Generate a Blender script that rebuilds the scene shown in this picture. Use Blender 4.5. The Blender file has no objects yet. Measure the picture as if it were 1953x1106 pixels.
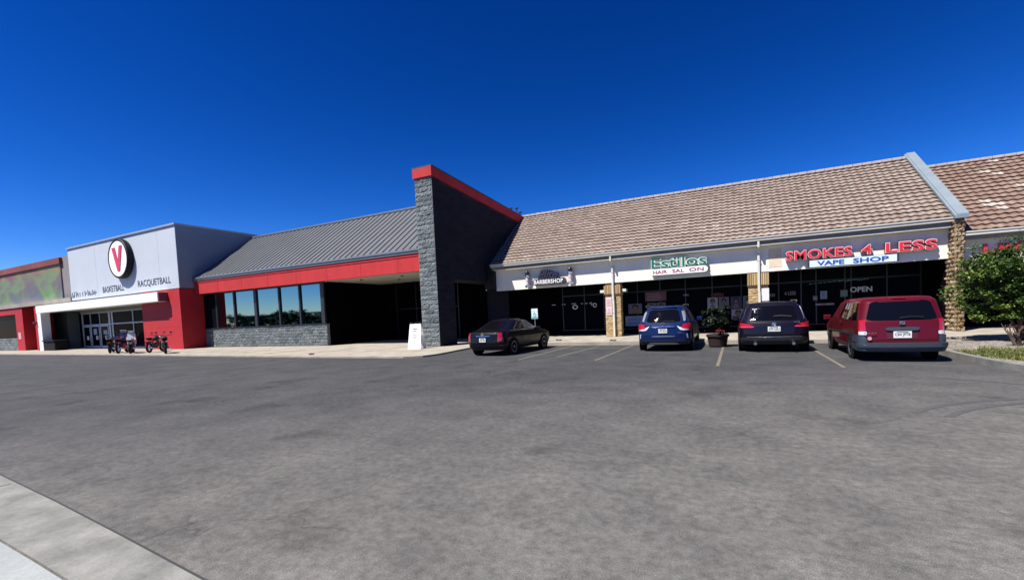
import bpy, bmesh, math, random
from math import sin, cos, pi, radians
from mathutils import Vector, Matrix
random.seed(7)
scene = bpy.context.scene
COL = scene.collection

# ------------------------------------------------------------------ camera
EYE = 1.65
YAW, PITCH, ROLL = math.atan(850/1696.), .05, .045
fwd = Vector((-sin(YAW)*cos(PITCH), cos(YAW)*cos(PITCH), -sin(PITCH)))
rt = fwd.cross(Vector((0, 0, 1))).normalized(); up = rt.cross(fwd)
R_ = rt*cos(ROLL)-up*sin(ROLL); U_ = rt*sin(ROLL)+up*cos(ROLL)
cam = bpy.data.cameras.new('camera'); co = bpy.data.objects.new('camera', cam); COL.objects.link(co)
m = Matrix((R_, U_, -fwd)).transposed().to_4x4(); m.translation = Vector((0, 0, EYE)); co.matrix_world = m
cam.sensor_width = 36; cam.lens = 36*850/1953.; cam.shift_y = (642-553)/1953.
cam.clip_start = .05; cam.clip_end = 3000
scene.camera = co

# ------------------------------------------------------------------ sky, sun, exposure
SUN = Vector((-.33, -.52, 1)).normalized()
w = bpy.data.worlds.new('World'); scene.world = w; w.use_nodes = True
nt = w.node_tree; nt.nodes.clear()
sky = nt.nodes.new('ShaderNodeTexSky'); sky.sky_type = 'NISHITA'; sky.sun_disc = False
sky.sun_elevation = math.asin(SUN.z); sky.sun_rotation = math.atan2(SUN.x, SUN.y)
sky.altitude = 1400; sky.air_density = 1.0; sky.dust_density = .3; sky.ozone_density = 6.0
hs = nt.nodes.new('ShaderNodeHueSaturation'); hs.inputs['Saturation'].default_value = 1.3; hs.inputs['Value'].default_value = 1.0
gm = nt.nodes.new('ShaderNodeGamma'); gm.inputs[1].default_value = 1.6
bgd = nt.nodes.new('ShaderNodeBackground'); bgd.inputs[1].default_value = .055
wo = nt.nodes.new('ShaderNodeOutputWorld')
nt.links.new(sky.outputs[0], hs.inputs['Color']); nt.links.new(hs.outputs[0], gm.inputs[0])
tm = nt.nodes.new('ShaderNodeMix'); tm.data_type = 'RGBA'; tm.blend_type = 'MULTIPLY'; tm.inputs[0].default_value = 1
tm.inputs[7].default_value = (.74, .475, .475, 1)      # deep high-altitude blue
nt.links.new(gm.outputs[0], tm.inputs[6]); nt.links.new(tm.outputs[2], bgd.inputs[0]); nt.links.new(bgd.outputs[0], wo.inputs[0])
sl = bpy.data.lights.new('sun', 'SUN'); sl.energy = 5.0; sl.angle = radians(.5); sl.color = (1, .95, .87)
so = bpy.data.objects.new('sun', sl); COL.objects.link(so)
so.rotation_euler = SUN.to_track_quat('Z', 'Y').to_euler(); so.location = (0, 0, 60)
scene.view_settings.view_transform = 'Standard'; scene.view_settings.look = 'None'
scene.view_settings.exposure = 0.95; scene.view_settings.gamma = 1
scene.render.engine = 'CYCLES'
scene.cycles.max_bounces = 6; scene.cycles.caustics_reflective = False; scene.cycles.caustics_refractive = False

# ------------------------------------------------------------------ materials
class MT:
    def __init__(s, name, col=(.5, .5, .5), rough=.6, metal=0, coat=0, spec=.5, ior=None):
        s.m = bpy.data.materials.new(name); s.m.use_nodes = True; s.t = s.m.node_tree
        s.b = s.t.nodes['Principled BSDF']
        s.b.inputs['Base Color'].default_value = (*col, 1); s.b.inputs['Roughness'].default_value = rough
        s.b.inputs['Metallic'].default_value = metal; s.b.inputs['Coat Weight'].default_value = coat
        s.b.inputs['Coat Roughness'].default_value = .04
        s.b.inputs['Specular IOR Level'].default_value = spec
        if ior: s.b.inputs['IOR'].default_value = ior
        s.col = col
        s.tc = None
    def n(s, typ, **kw):
        x = s.t.nodes.new(typ)
        for k, v in kw.items():
            if k in x.inputs: x.inputs[k].default_value = v
            else: setattr(x, k, v)
        return x
    def l(s, a, b): s.t.links.new(a, b)
    def obj(s):
        if not s.tc: s.tc = s.n('ShaderNodeTexCoord')
        return s.tc.outputs['Object']
    def noise(s, scale, detail=4, rough=.6, stretch=None):
        x = s.n('ShaderNodeTexNoise'); x.inputs['Scale'].default_value = scale
        x.inputs['Detail'].default_value = detail; x.inputs['Roughness'].default_value = rough
        if stretch:
            mp = s.n('ShaderNodeMapping'); mp.inputs['Scale'].default_value = stretch
            s.l(s.obj(), mp.inputs[0]); s.l(mp.outputs[0], x.inputs['Vector'])
        else: s.l(s.obj(), x.inputs['Vector'])
        return x.outputs['Fac']
    def ramp(s, fac, stops):
        r = s.n('ShaderNodeValToRGB'); e = r.color_ramp.elements
        while len(e) < len(stops): e.new(.5)
        for i, (p, c) in enumerate(stops):
            e[i].position = p; e[i].color = (*c, 1) if len(c) == 3 else c
        s.l(fac, r.inputs[0]); return r.outputs[0]
    def mix(s, a, b, f, mode='MIX'):
        x = s.n('ShaderNodeMix', data_type='RGBA', blend_type=mode)
        for i, v in ((6, a), (7, b), (0, f)):
            if isinstance(v, (int, float)): x.inputs[i].default_value = v
            elif isinstance(v, tuple): x.inputs[i].default_value = (*v, 1)
            else: s.l(v, x.inputs[i])
        return x.outputs[2]
    def color(s, o): s.l(o, s.b.inputs['Base Color']); return s
    def bump(s, h, strength=.4, dist=.01):
        x = s.n('ShaderNodeBump'); x.inputs['Strength'].default_value = strength; x.inputs['Distance'].default_value = dist
        s.l(h, x.inputs['Height']); s.l(x.outputs[0], s.b.inputs['Normal']); return s
    def worn(s, amt=.25, scale=2.5, stretch=None, bump=.2, fine=40):
        c = s.col; d = tuple(v*(1-amt) for v in c); u = tuple(min(1, v*(1+amt*.6)) for v in c)
        a = s.ramp(s.noise(scale, 6, .65, stretch), [(.3, d), (.7, u)])
        g = s.ramp(s.noise(fine, 3, .6), [(.3, (.82,)*3), (.7, (1,)*3)])
        s.color(s.mix(a, g, 1.0, 'MULTIPLY'))
        if bump: s.bump(s.noise(fine, 4), bump, .005)
        return s

def M(name, *a, **k): return MT(name, *a, **k).m
mats = {}
def simple(name, col, rough=.6, metal=0, coat=0, worn=0, spec=.5, scale=2.5, stretch=None, bump=.2, fine=40):
    t = MT(name, col, rough, metal, coat, spec)
    if worn: t.worn(worn, scale, stretch, bump, fine)
    mats[name] = t.m; return t.m

# asphalt
t = MT('asphalt', (.06, .06, .06), .9, spec=.25)
big = t.noise(.09, 5, .6); mid = t.noise(.9, 6, .72); fine = t.noise(11, 6, .8); grit = t.noise(130, 2, .7)
base = t.ramp(big, [(.3, (.088, .088, .088)), (.7, (.128, .124, .116))])
c1 = t.mix(base, t.ramp(mid, [(.32, (.70,)*3), (.68, (1.30, 1.27, 1.22))]), .95, 'MULTIPLY')
c2 = t.mix(c1, t.ramp(fine, [(.36, (.66,)*3), (.64, (1.36,)*3)]), .9, 'MULTIPLY')
c3 = t.mix(c2, t.ramp(grit, [(.38, (.55,)*3), (.64, (1.6,)*3)]), .85, 'MULTIPLY')
# darker tone towards the far left of the lot
sep = t.n('ShaderNodeSeparateXYZ'); t.l(t.obj(), sep.inputs[0])
def mth(op, a, b):
    x = t.n('ShaderNodeMath', operation=op)
    for i, v in enumerate((a, b)):
        if isinstance(v, (int, float)): x.inputs[i].default_value = v
        else: t.l(v, x.inputs[i])
    return x.outputs[0]
g = mth('ADD', mth('MULTIPLY', sep.outputs[0], -.035), mth('MULTIPLY', sep.outputs[1], .05))
g = mth('ADD', g, mth('MULTIPLY', big, .5))
msk = t.ramp(g, [(.36, (0, 0, 0)), (.9, (1, 1, 1))])
c4 = t.mix(c3, t.mix(c3, (.40, .42, .47), 1.0, 'MULTIPLY'), msk)
# fine cracks
cv = t.n('ShaderNodeTexVoronoi', feature='DISTANCE_TO_EDGE'); cv.inputs['Scale'].default_value = .55
wn = t.n('ShaderNodeTexNoise'); wn.inputs['Scale'].default_value = 1.3; wn.inputs['Detail'].default_value = 6
t.l(t.obj(), wn.inputs['Vector'])
vm = t.n('ShaderNodeVectorMath', operation='MULTIPLY_ADD'); vm.inputs[1].default_value = (1.3, 1.3, 0)
t.l(wn.outputs['Color'], vm.inputs[0]); t.l(t.obj(), vm.inputs[2]); t.l(vm.outputs[0], cv.inputs['Vector'])
crk = t.ramp(cv.outputs['Distance'], [(.0, (.6,)*3), (.010, (1, 1, 1))])
crm = t.ramp(t.noise(.25, 3), [(.5, (0,)*3), (.62, (1,)*3)])
c5 = t.mix(c4, t.mix(c4, crk, 1.0, 'MULTIPLY'), crm)
spots = t.ramp(t.noise(.75, 3, .5), [(.60, (1,)*3), (.70, (.62,)*3)])
t.color(t.mix(c5, spots, .8, 'MULTIPLY'))
hh = mth('ADD', mth('MULTIPLY', fine, .6), mth('MULTIPLY', grit, .6)); t.bump(hh, .5, .012); ASPH = t.m

t = MT('concrete', (.33, .30, .25), .9, spec=.2); t.worn(.3, 1.2, None, .25, 30); CONC = t.m
t = MT('concrete_gutter', (.20, .20, .185), .9, spec=.2); t.worn(.38, 2.6, None, .5, 45); GUT = t.m
t = MT('concrete_pale', (.29, .31, .31), .9, spec=.2); t.worn(.14, 2, None, .2, 35); PALE = t.m
t = MT('gravel', (.3, .27, .22), .95, spec=.2)
v = t.n('ShaderNodeTexVoronoi'); v.inputs['Scale'].default_value = 22; t.l(t.obj(), v.inputs['Vector'])
t.color(t.mix(t.ramp(v.outputs['Color'], [(.1, (.07, .06, .05)), (.8, (.34, .31, .26))]), t.ramp(t.noise(2, 4), [(.3, (.5,)*3), (.6, (1,)*3)]), 1.0, 'MULTIPLY'))
t.bump(v.outputs['Distance'], .8, .03); GRAV = t.m
t = MT('yellow_paint', (.30, .20, .04), .8); nn = t.noise(9, 6, .75)
t.color(t.mix((.20, .16, .075), (.105, .10, .095), t.ramp(nn, [(.36, (0,)*3), (.56, (1,)*3)]))); YEL = t.m

# roof tiles: tint stored per tile
def tint_mat(name, stops, rough=.85, fine=25, amt=.82):
    t = MT(name, (.2, .15, .12), rough, spec=.25)
    a = t.n('ShaderNodeVertexColor'); a.layer_name = 'tint'
    c = t.ramp(a.outputs['Color'], stops)
    t.color(t.mix(c, t.ramp(t.noise(fine, 5, .7), [(.3, (amt,)*3), (.7, (1.1,)*3)]), 1.0, 'MULTIPLY'))
    t.bump(t.noise(fine*2, 4), .3, .01); return t.m
TILE = tint_mat('clay_tile', [(0, (.075, .055, .047)), (.04, (.18, .138, .115)), (.35, (.215, .168, .142)), (.7, (.245, .198, .170)), (1, (.30, .25, .22))])
TILE2 = tint_mat('clay_tile_red', [(0, (.05, .034, .028)), (.04, (.145, .096, .078)), (.5, (.195, .130, .104)), (.93, (.23, .165, .135)), (.96, (.30, .25, .21)), (1, (.35, .30, .26))])
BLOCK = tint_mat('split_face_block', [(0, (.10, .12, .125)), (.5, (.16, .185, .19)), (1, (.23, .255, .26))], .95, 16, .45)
BLOCKS = tint_mat('split_face_shade', [(0, (.010, .011, .017)), (1, (.020, .021, .032))], .95, 22, .6)  # same block as the front, shade of the side put into its colour
TANS = tint_mat('tan_stone', [(0, (.17, .105, .05)), (.5, (.33, .24, .14)), (1, (.46, .38, .26))], .9, 18, .5)
BRK = tint_mat('tan_brick', [(0, (.30, .19, .085)), (.5, (.40, .28, .14)), (1, (.52, .40, .22))], .9, 30, .75)

SEAM = simple('standing_seam_metal', (.10, .107, .118), .5, .1, worn=.12, scale=.7, bump=0)
SEAMT = simple('grey_trim_metal', (.19, .205, .225), .4, .3, worn=.1, bump=0)
RED = simple('red_stucco', (.44, .014, .018), .8, worn=.18, scale=1.6, stretch=(1, 1, .3), bump=.15, fine=25)
REDB = simple('red_painted_block', (.40, .009, .014), .7, worn=.15, scale=1.3)
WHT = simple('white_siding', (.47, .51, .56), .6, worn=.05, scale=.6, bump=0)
CAN = simple('canopy_white', (.78, .80, .80), .5, worn=.05, bump=0)
CREAM = simple('cream_stucco', (.80, .77, .66), .85, worn=.08, scale=1.1, stretch=(1, 1, .35), bump=.2, fine=60)
CREAMP = simple('patched_cream_paint', (.66, .56, .40), .85, worn=.12, scale=3)
TRIM = simple('cream_metal_trim', (.62, .60, .53), .5, worn=.1, scale=4, stretch=(.3, 1, 1), bump=0)
FLASH = simple('pale_blue_flashing', (.26, .32, .355), .45, .3, worn=.15, scale=1.5, bump=0)
SOFF = simple('soffit_panel', (.52, .52, .46), .7, worn=.08)
DARK = simple('shade_black', (.003, .003, .004), .9, spec=0)  # black of the shaded recesses put into the colour; roof decks share it
DARKF = simple('dark_bronze_frame', (.018, .018, .022), .45)
ALU = simple('aluminium_frame', (.34, .38, .45), .4, .5)
GREYW = simple('grey_panel', (.16, .19, .19), .7, worn=.08)
GLASSD = simple('shop_glass', (.004, .005, .008), .05, spec=.2); GLASSD.node_tree.nodes['Principled BSDF'].inputs['IOR'].default_value = 1.06
t = MT('reflective_glass', (.16, .27, .30), .025, 1.0); t.bump(t.noise(.5, 2), .03, .02); MIRR = t.m
BLACK = simple('black_rubber', (.008, .008, .008), .8, spec=.2)
BLKP = simple('black_plastic', (.014, .015, .018), .45)
CHROME = simple('chrome', (.65, .66, .68), .18, 1)
RIM = simple('alloy_rim', (.42, .43, .45), .3, .9)
PLATE = simple('plate_white', (.62, .62, .60), .5)
INK = simple('dark_ink', (.02, .02, .03), .6)
INKB = simple('blue_ink', (.012, .07, .33), .5)
INKR = simple('red_ink', (.45, .02, .03), .5)
SGRN = simple('sign_green', (.005, .12, .065), .4, coat=.3)
SRED = simple('sign_red', (.55, .018, .03), .4, coat=.3)
SRIM = simple('sign_pale_edge', (.62, .52, .48), .5)
SWHT = simple('sign_white', (.80, .78, .76), .4)
SGRY = simple('sign_grey', (.03, .03, .035), .5)
LAMPR = simple('red_lens', (.38, .006, .010), .12, coat=1)
LAMPD = simple('dark_red_lens', (.13, .003, .008), .1, coat=1)
LAMPW = simple('clear_lens', (.55, .53, .55), .12, coat=1)
CARGL = simple('car_glass', (.003, .003, .004), .03, spec=.3)
GHOST = simple('faded_print', (.12, .11, .12), .7)
SKIN = simple('poster_tone', (.13, .085, .075), .7)
BARK = simple('bark', (.09, .06, .045), .9, worn=.3, scale=12)
def paint(name, col, metal=0): return simple(name, col, .5, 0, coat=.45, spec=.1)
def leafmat(name, stops):
    t = MT(name, (.05, .08, .02), .55, spec=.3)
    a = t.n('ShaderNodeVertexColor'); a.layer_name = 'tint'
    c = t.ramp(a.outputs['Color'], stops); t.color(c)
    tr = t.n('ShaderNodeBsdfTranslucent'); t.l(c, tr.inputs[0])
    mx = t.n('ShaderNodeMixShader'); mx.inputs[0].default_value = .25
    t.l(t.b.outputs[0], mx.inputs[1]); t.l(tr.outputs[0], mx.inputs[2])
    t.l(mx.outputs[0], t.t.nodes['Material Output'].inputs[0]); return t.m
LEAF = leafmat('leaf', [(0, (.008, .02, .006)), (.45, (.05, .105, .017)), (1, (.27, .34, .075))])
LEAFD = leafmat('leaf_dark', [(0, (.006, .012, .008)), (.7, (.02, .035, .016)), (1, (.07, .10, .05))])
LEAFF = leafmat('leaf_far', [(0, (.02, .035, .015)), (1, (.05, .075, .03))])
REDLEAF = leafmat('red_leaf', [(0, (.03, .01, .01)), (1, (.13, .05, .045))])
PETAL = leafmat('petal', [(0, (.05, .004, .006)), (1, (.25, .03, .04))])
GRASS = leafmat('grass', [(0, (.05, .08, .015)), (.6, (.11, .15, .03)), (1, (.26, .21, .07))])

# ------------------------------------------------------------------ mesh helpers
class MB:
    def __init__(s): s.v = []; s.f = []; s.mi = []; s.tint = []
    def add(s, vs, fs, mi=0, tint=0.5):
        k = len(s.v); s.v += [tuple(q) for q in vs]
        for f in fs: s.f.append(tuple(i+k for i in f)); s.mi.append(mi); s.tint.append(tint)
        return s
    def box(s, x0, x1, y0, y1, z0, z1, mi=0, tint=.5):
        vs = [(x, y, z) for z in (z0, z1) for y in (y0, y1) for x in (x0, x1)]
        return s.add(vs, [(0, 2, 3, 1), (4, 5, 7, 6), (0, 1, 5, 4), (2, 6, 7, 3), (0, 4, 6, 2), (1, 3, 7, 5)], mi, tint)
    def bbox(s, x0, x1, y0, y1, z0, z1, b=.01, mi=0, tint=.5):   # bevelled box
        bm = bmesh.new(); bmesh.ops.create_cube(bm, size=1)
        for q in bm.verts: q.co = Vector(((x0+x1)/2+q.co.x*(x1-x0), (y0+y1)/2+q.co.y*(y1-y0), (z0+z1)/2+q.co.z*(z1-z0)))
        bmesh.ops.bevel(bm, geom=list(bm.edges), offset=b, segments=2, affect='EDGES', profile=.6)
        bm.verts.index_update()
        s.add([q.co for q in bm.verts], [[q.index for q in f.verts] for f in bm.faces], mi, tint); bm.free(); return s
    def quad(s, a, b, c, d, mi=0, tint=.5): return s.add([a, b, c, d], [(0, 1, 2, 3)], mi, tint)
    def prism(s, poly, z0, z1, mi=0):
        n = len(poly)
        return s.add([(x, y, z0) for x, y in poly]+[(x, y, z1) for x, y in poly],
                     [tuple(range(n))[::-1], tuple(range(n, 2*n))]+[(i, (i+1) % n, n+(i+1) % n, n+i) for i in range(n)], mi)
    def extr(s, poly, axis, a, b, mi=0):   # polygon in the plane across `axis`, extruded from a to b
        n = len(poly)
        def P(p, q):
            return {'x': (q, p[0], p[1]), 'y': (p[0], q, p[1]), 'z': (p[0], p[1], q)}[axis]
        return s.add([P(p, a) for p in poly]+[P(p, b) for p in poly],
                     [tuple(range(n))[::-1], tuple(range(n, 2*n))]+[(i, (i+1) % n, n+(i+1) % n, n+i) for i in range(n)], mi)
    def tube(s, pts, r, n=8, mi=0, caps=True, tint=.5):
        pts = [Vector(p) for p in pts]; rs = r if isinstance(r, (list, tuple)) else [r]*len(pts)
        rings = []; prev = None
        for i, p in enumerate(pts):
            d = (pts[min(i+1, len(pts)-1)]-pts[max(i-1, 0)]).normalized()
            a = prev if prev is not None else (Vector((0, 0, 1)) if abs(d.z) < .9 else Vector((1, 0, 0)))
            x = (a-d*a.dot(d)).normalized(); prev = x; y = d.cross(x)
            rings.append([p+(x*cos(2*pi*k/n)+y*sin(2*pi*k/n))*rs[i] for k in range(n)])
        vs = [q for rg in rings for q in rg]; fs = []
        for i in range(len(rings)-1):
            for k in range(n): fs.append((i*n+k, i*n+(k+1) % n, (i+1)*n+(k+1) % n, (i+1)*n+k))
        if caps: fs += [tuple(range(n))[::-1], tuple(range((len(rings)-1)*n, len(rings)*n))]
        return s.add(vs, fs, mi, tint)
    def cyl(s, a, b, r, n=16, mi=0): return s.tube([a, b], r, n, mi)
    def lathe(s, prof, c=(0, 0, 0), axis='z', n=24, mi=0):   # prof: (radius, height)
        vs = []
        for r, h in prof:
            for k in range(n):
                a = 2*pi*k/n; q = (r*cos(a), r*sin(a), h)
                if axis == 'x': q = (h, r*cos(a), r*sin(a))
                if axis == 'y': q = (r*cos(a), h, r*sin(a))
                vs.append((q[0]+c[0], q[1]+c[1], q[2]+c[2]))
        fs = [(i*n+k, i*n+(k+1) % n, (i+1)*n+(k+1) % n, (i+1)*n+k) for i in range(len(prof)-1) for k in range(n)]
        fs += [tuple(range(n))[::-1], tuple(range((len(prof)-1)*n, len(prof)*n))]
        return s.add(vs, fs, mi)
    def torus(s, c, R, r, axis='x', n=28, k=10, mi=0):
        vs = []; fs = []
        for i in range(n):
            a = 2*pi*i/n
            for j in range(k):
                b = 2*pi*j/k; q = ((R+r*cos(b))*cos(a), (R+r*cos(b))*sin(a), r*sin(b))
                if axis == 'x': q = (q[2], q[0], q[1])
                if axis == 'y': q = (q[0], q[2], q[1])
                vs.append((q[0]+c[0], q[1]+c[1], q[2]+c[2]))
                fs.append((i*k+j, ((i+1) % n)*k+j, ((i+1) % n)*k+(j+1) % k, i*k+(j+1) % k))
        return s.add(vs, fs, mi)
    def build(s, name, mat, parent=None, smooth=False, fix=True):
        me = bpy.data.meshes.new(name); me.from_pydata(s.v, [], s.f)
        mm = mat if isinstance(mat, (list, tuple)) else [mat]
        for q in mm: me.materials.append(q)
        me.polygons.foreach_set('material_index', s.mi)
        ca = me.color_attributes.new('tint', 'FLOAT_COLOR', 'CORNER')
        data = []
        for f, tv in zip(s.f, s.tint): data += [tv, tv, tv, 1.0]*len(f)
        ca.data.foreach_set('color', data)
        if smooth: me.polygons.foreach_set('use_smooth', [True]*len(s.f))
        me.update()
        if fix:
            bm = bmesh.new(); bm.from_mesh(me); bmesh.ops.recalc_face_normals(bm, faces=list(bm.faces)); bm.to_mesh(me); bm.free()
        o = bpy.data.objects.new(name, me); COL.objects.link(o)
        if parent is not None: o.parent = parent
        return o
def tag(o, label=None, cat=None, group=None, kind=None):
    if label: o['label'] = label
    if cat: o['category'] = cat
    if group: o['group'] = group
    if kind: o['kind'] = kind
    return o
def empty(name, loc=(0, 0, 0), rz=0, label=None, cat=None, group=None):
    o = bpy.data.objects.new(name, None); COL.objects.link(o); o.location = loc; o.rotation_euler = (0, 0, rz)
    return tag(o, label, cat, group)
def copy_tree(o, parent=None):
    c = o.copy(); COL.objects.link(c)
    if parent is not None: c.parent = parent
    for ch in [q for q in bpy.data.objects if q.parent == o]: copy_tree(ch, c)
    return c
def text_mb(txt, x0, x1, z0, z1, y, depth=.02, bold=0, slant=0, mb=None, mi=0, spacing=1.0, slope=0):
    """lettering standing in the XZ plane facing -Y, fitted to a box"""
    cu = bpy.data.curves.new('t', 'FONT'); cu.body = txt; cu.size = 1; cu.extrude = .5; cu.offset = bold; cu.shear = slant
    cu.space_character = spacing; cu.resolution_u = 3
    ob = bpy.data.objects.new('t', cu); COL.objects.link(ob)
    dg = bpy.context.evaluated_depsgraph_get(); dg.update()
    me = bpy.data.meshes.new_from_object(ob.evaluated_get(dg))
    xs = [v.co.x for v in me.vertices]; ys = [v.co.y for v in me.vertices]
    ax, bx, ay, by = min(xs), max(xs), min(ys), max(ys)
    vs = []
    for v in me.vertices:
        fx = (v.co.x-ax)/(bx-ax); fz = (v.co.y-ay)/(by-ay)
        vs.append((x0+(x1-x0)*fx, y-depth*(v.co.z+.5), z0+(z1-z0)*fz+slope*fx))
    fs = [tuple(p.vertices) for p in me.polygons]
    bpy.data.objects.remove(ob); bpy.data.curves.remove(cu); bpy.data.meshes.remove(me)
    mb = mb or MB(); mb.add(vs, fs, mi); return mb

# ------------------------------------------------------------------ the ground
# one sheet to the horizon, finer near the camera
b = MB(); b.quad((-900, -900, 0), (900, -900, 0), (900, 900, 0), (-900, 900, 0))
tag(b.build('parking_lot', ASPH), kind='structure')
b = MB()
left_sw = [(-100, 17.2), (-59, 16.1), (-41, 15.8), (-27, 15.2), (-18, 14.8), (-12.6, 14.75), (-11.9, 15.2), (-11.7, 16), (-12.2, 20.9), (-12.2, 33), (-100, 33)]
b.prism(left_sw, -.2, .07); tag(b.build('walkway', CONC), kind='structure')
b = MB(); b.prism([(-12.196, 20.8), (-12.1, 20.72), (4.9, 20.72), (4.9, 20.8), (11.5, 21.6), (40, 21.6), (40, 33), (-12.196, 33)], -.2, .15)
tag(b.build('sidewalk', CONC), kind='structure')
b = MB()
for x in (-11, -8, -5, -2, 1, 4): b.box(x-.008, x+.008, 20.73, 27, .1501, .153)
for x in range(-62, -13, 3): b.box(x-.012, x+.012, 15.9, 21, .0701, .074)
b.box(-60, -12.3, 17.5, 17.524, .0701, .0735)
tag(b.build('concrete_joints', simple('joint_dark', (.09, .08, .065), .9)), kind='structure')
# bottom-left kerb corner of the photograph: a flat gutter pan and paler pavement beyond a joint
def L1(x): return 1.94-.0664*(x+7.95)+.0
b = MB(); e = [(-30, 3.4), (-14, 2.36), (-10, 2.08), (-7.95, 1.93), (-6, 1.815), (-4.4, 1.70), (-3.13, 1.60), (-2.2, 1.50), (-1.2, 1.34), (.5, .9)]
k = [(-.2, .62), (-1.8, 1.02), (-2.9, 1.17), (-3.6, 1.225), (-4.6, 1.262), (-5.42, 1.285), (-8, 1.42), (-14, 1.9), (-30, 3.0)]
b.prism(e+k, -.1, .006); tag(b.build('gutter_pan', GUT), kind='structure')
b = MB(); k2 = [(x, y-.022) for x, y in k]; b.prism(k2[::-1]+[(0, -8), (-30, -8)], -.1, .012)
tag(b.build('pavement', PALE), kind='structure')
b = MB(); b.prism([(x, y+.02) for x, y in e]+[(x, y-.03) for x, y in e[::-1]], -.08, .004)
for x in (-13.5, -10.4, -7.3): b.box(x-.006, x+.006, 1.30 if x > -6 else 1.42 if x > -9 else 1.75, L1(x)-.04, .0061, .0085)
tag(b.build('joint_sealant', simple('tar_joint', (.03, .03, .032), .9)), kind='structure')
# parking lines
b = MB()
def line(x0, y0, x1, y1, wd=.1):
    d = Vector((x1-x0, y1-y0)).normalized(); nx, ny = -d.y*wd/2, d.x*wd/2
    b.quad((x0+nx, y0+ny, .004), (x0-nx, y0-ny, .004), (x1-nx, y1-ny, .004), (x1+nx, y1+ny, .004))
for x in (-7.0, -4.15, -.42, 2.38): line(x, 20.6, x-.02, 13.2 if x > -1 else 14.4, .085)
line(-5.6, 20.2, -5.9, 15.4, .08); line(-6.9, 18.5, -4.3, 18.9, .07)
for x in (-31, -27.5, -24, -20.5): line(x, 15.9, x+1.0, 18.5, .08)
for q in b.v: pass
lines = b.build('parking_lines', YEL); tag(lines, kind='structure')
# the last four sit on the walkway, lift them
for i, v in enumerate(lines.data.vertices):
    if v.co.x < -12: v.co.z = .0765
# tyre marks
b = MB()
for (cx, cy, r, a0, a1) in ((5.2, 6.4, 3.4, 100, 150), (5.6, 6.2, 3.5, 95, 150), (-1, 4, 9.0, 20, 60)):
    p = [(cx+r*cos(radians(a)), cy+r*sin(radians(a))) for a in [a0+(a1-a0)*i/24 for i in range(25)]]
    for i in range(24):
        (x0, y0), (x1, y1) = p[i], p[i+1]; d = Vector((x1-x0, y1-y0)).normalized(); nx, ny = -d.y*.05, d.x*.05
        b.quad((x0+nx, y0+ny, .004), (x0-nx, y0-ny, .004), (x1-nx, y1-ny, .004), (x1+nx, y1+ny, .004))
t = MT('tyre_mark', (.045, .045, .045), .8); t.color(t.ramp(t.noise(14, 4, .8), [(.35, (.04,)*3), (.7, (.085,)*3)]))
tag(b.build('tyre_marks', t.m), kind='structure')

# planting bed on the right with its kerb
bed = [(5.12, 20.8)]+[(5.12, y) for y in (18, 16, 14.8)]+[(5.16, 13.6), (5.3, 12.6), (5.7, 11.9), (6.4, 11.5), (7.5, 11.3), (13, 11.1), (13, 20.8)]
cx, cy = 9, 16
b = MB(); b.prism([(cx+(x-cx)*.985+.0, cy+(y-cy)*.985) for x, y in bed], -.1, .1); tag(b.build('planting_bed', GRAV), kind='structure')
b = MB(); n = len(bed)
for i in range(n-2):
    (x0, y0), (x1, y1) = bed[i], bed[i+1]
    d = Vector((x1-x0, y1-y0)).normalized(); nx, ny = d.y*.15, -d.x*.15
    b.add([(x0, y0, -.05), (x1, y1, -.05), (x1-nx, y1-ny, -.05), (x0-nx, y0-ny, -.05), (x0, y0, .14), (x1, y1, .14), (x1-nx, y1-ny, .14), (x0-nx, y0-ny, .14)],
          [(0, 1, 2, 3), (4, 5, 6, 7), (0, 1, 5, 4), (2, 3, 7, 6), (0, 3, 7, 4), (1, 2, 6, 5)])
tag(b.build('kerb', GUT), kind='structure')

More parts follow.
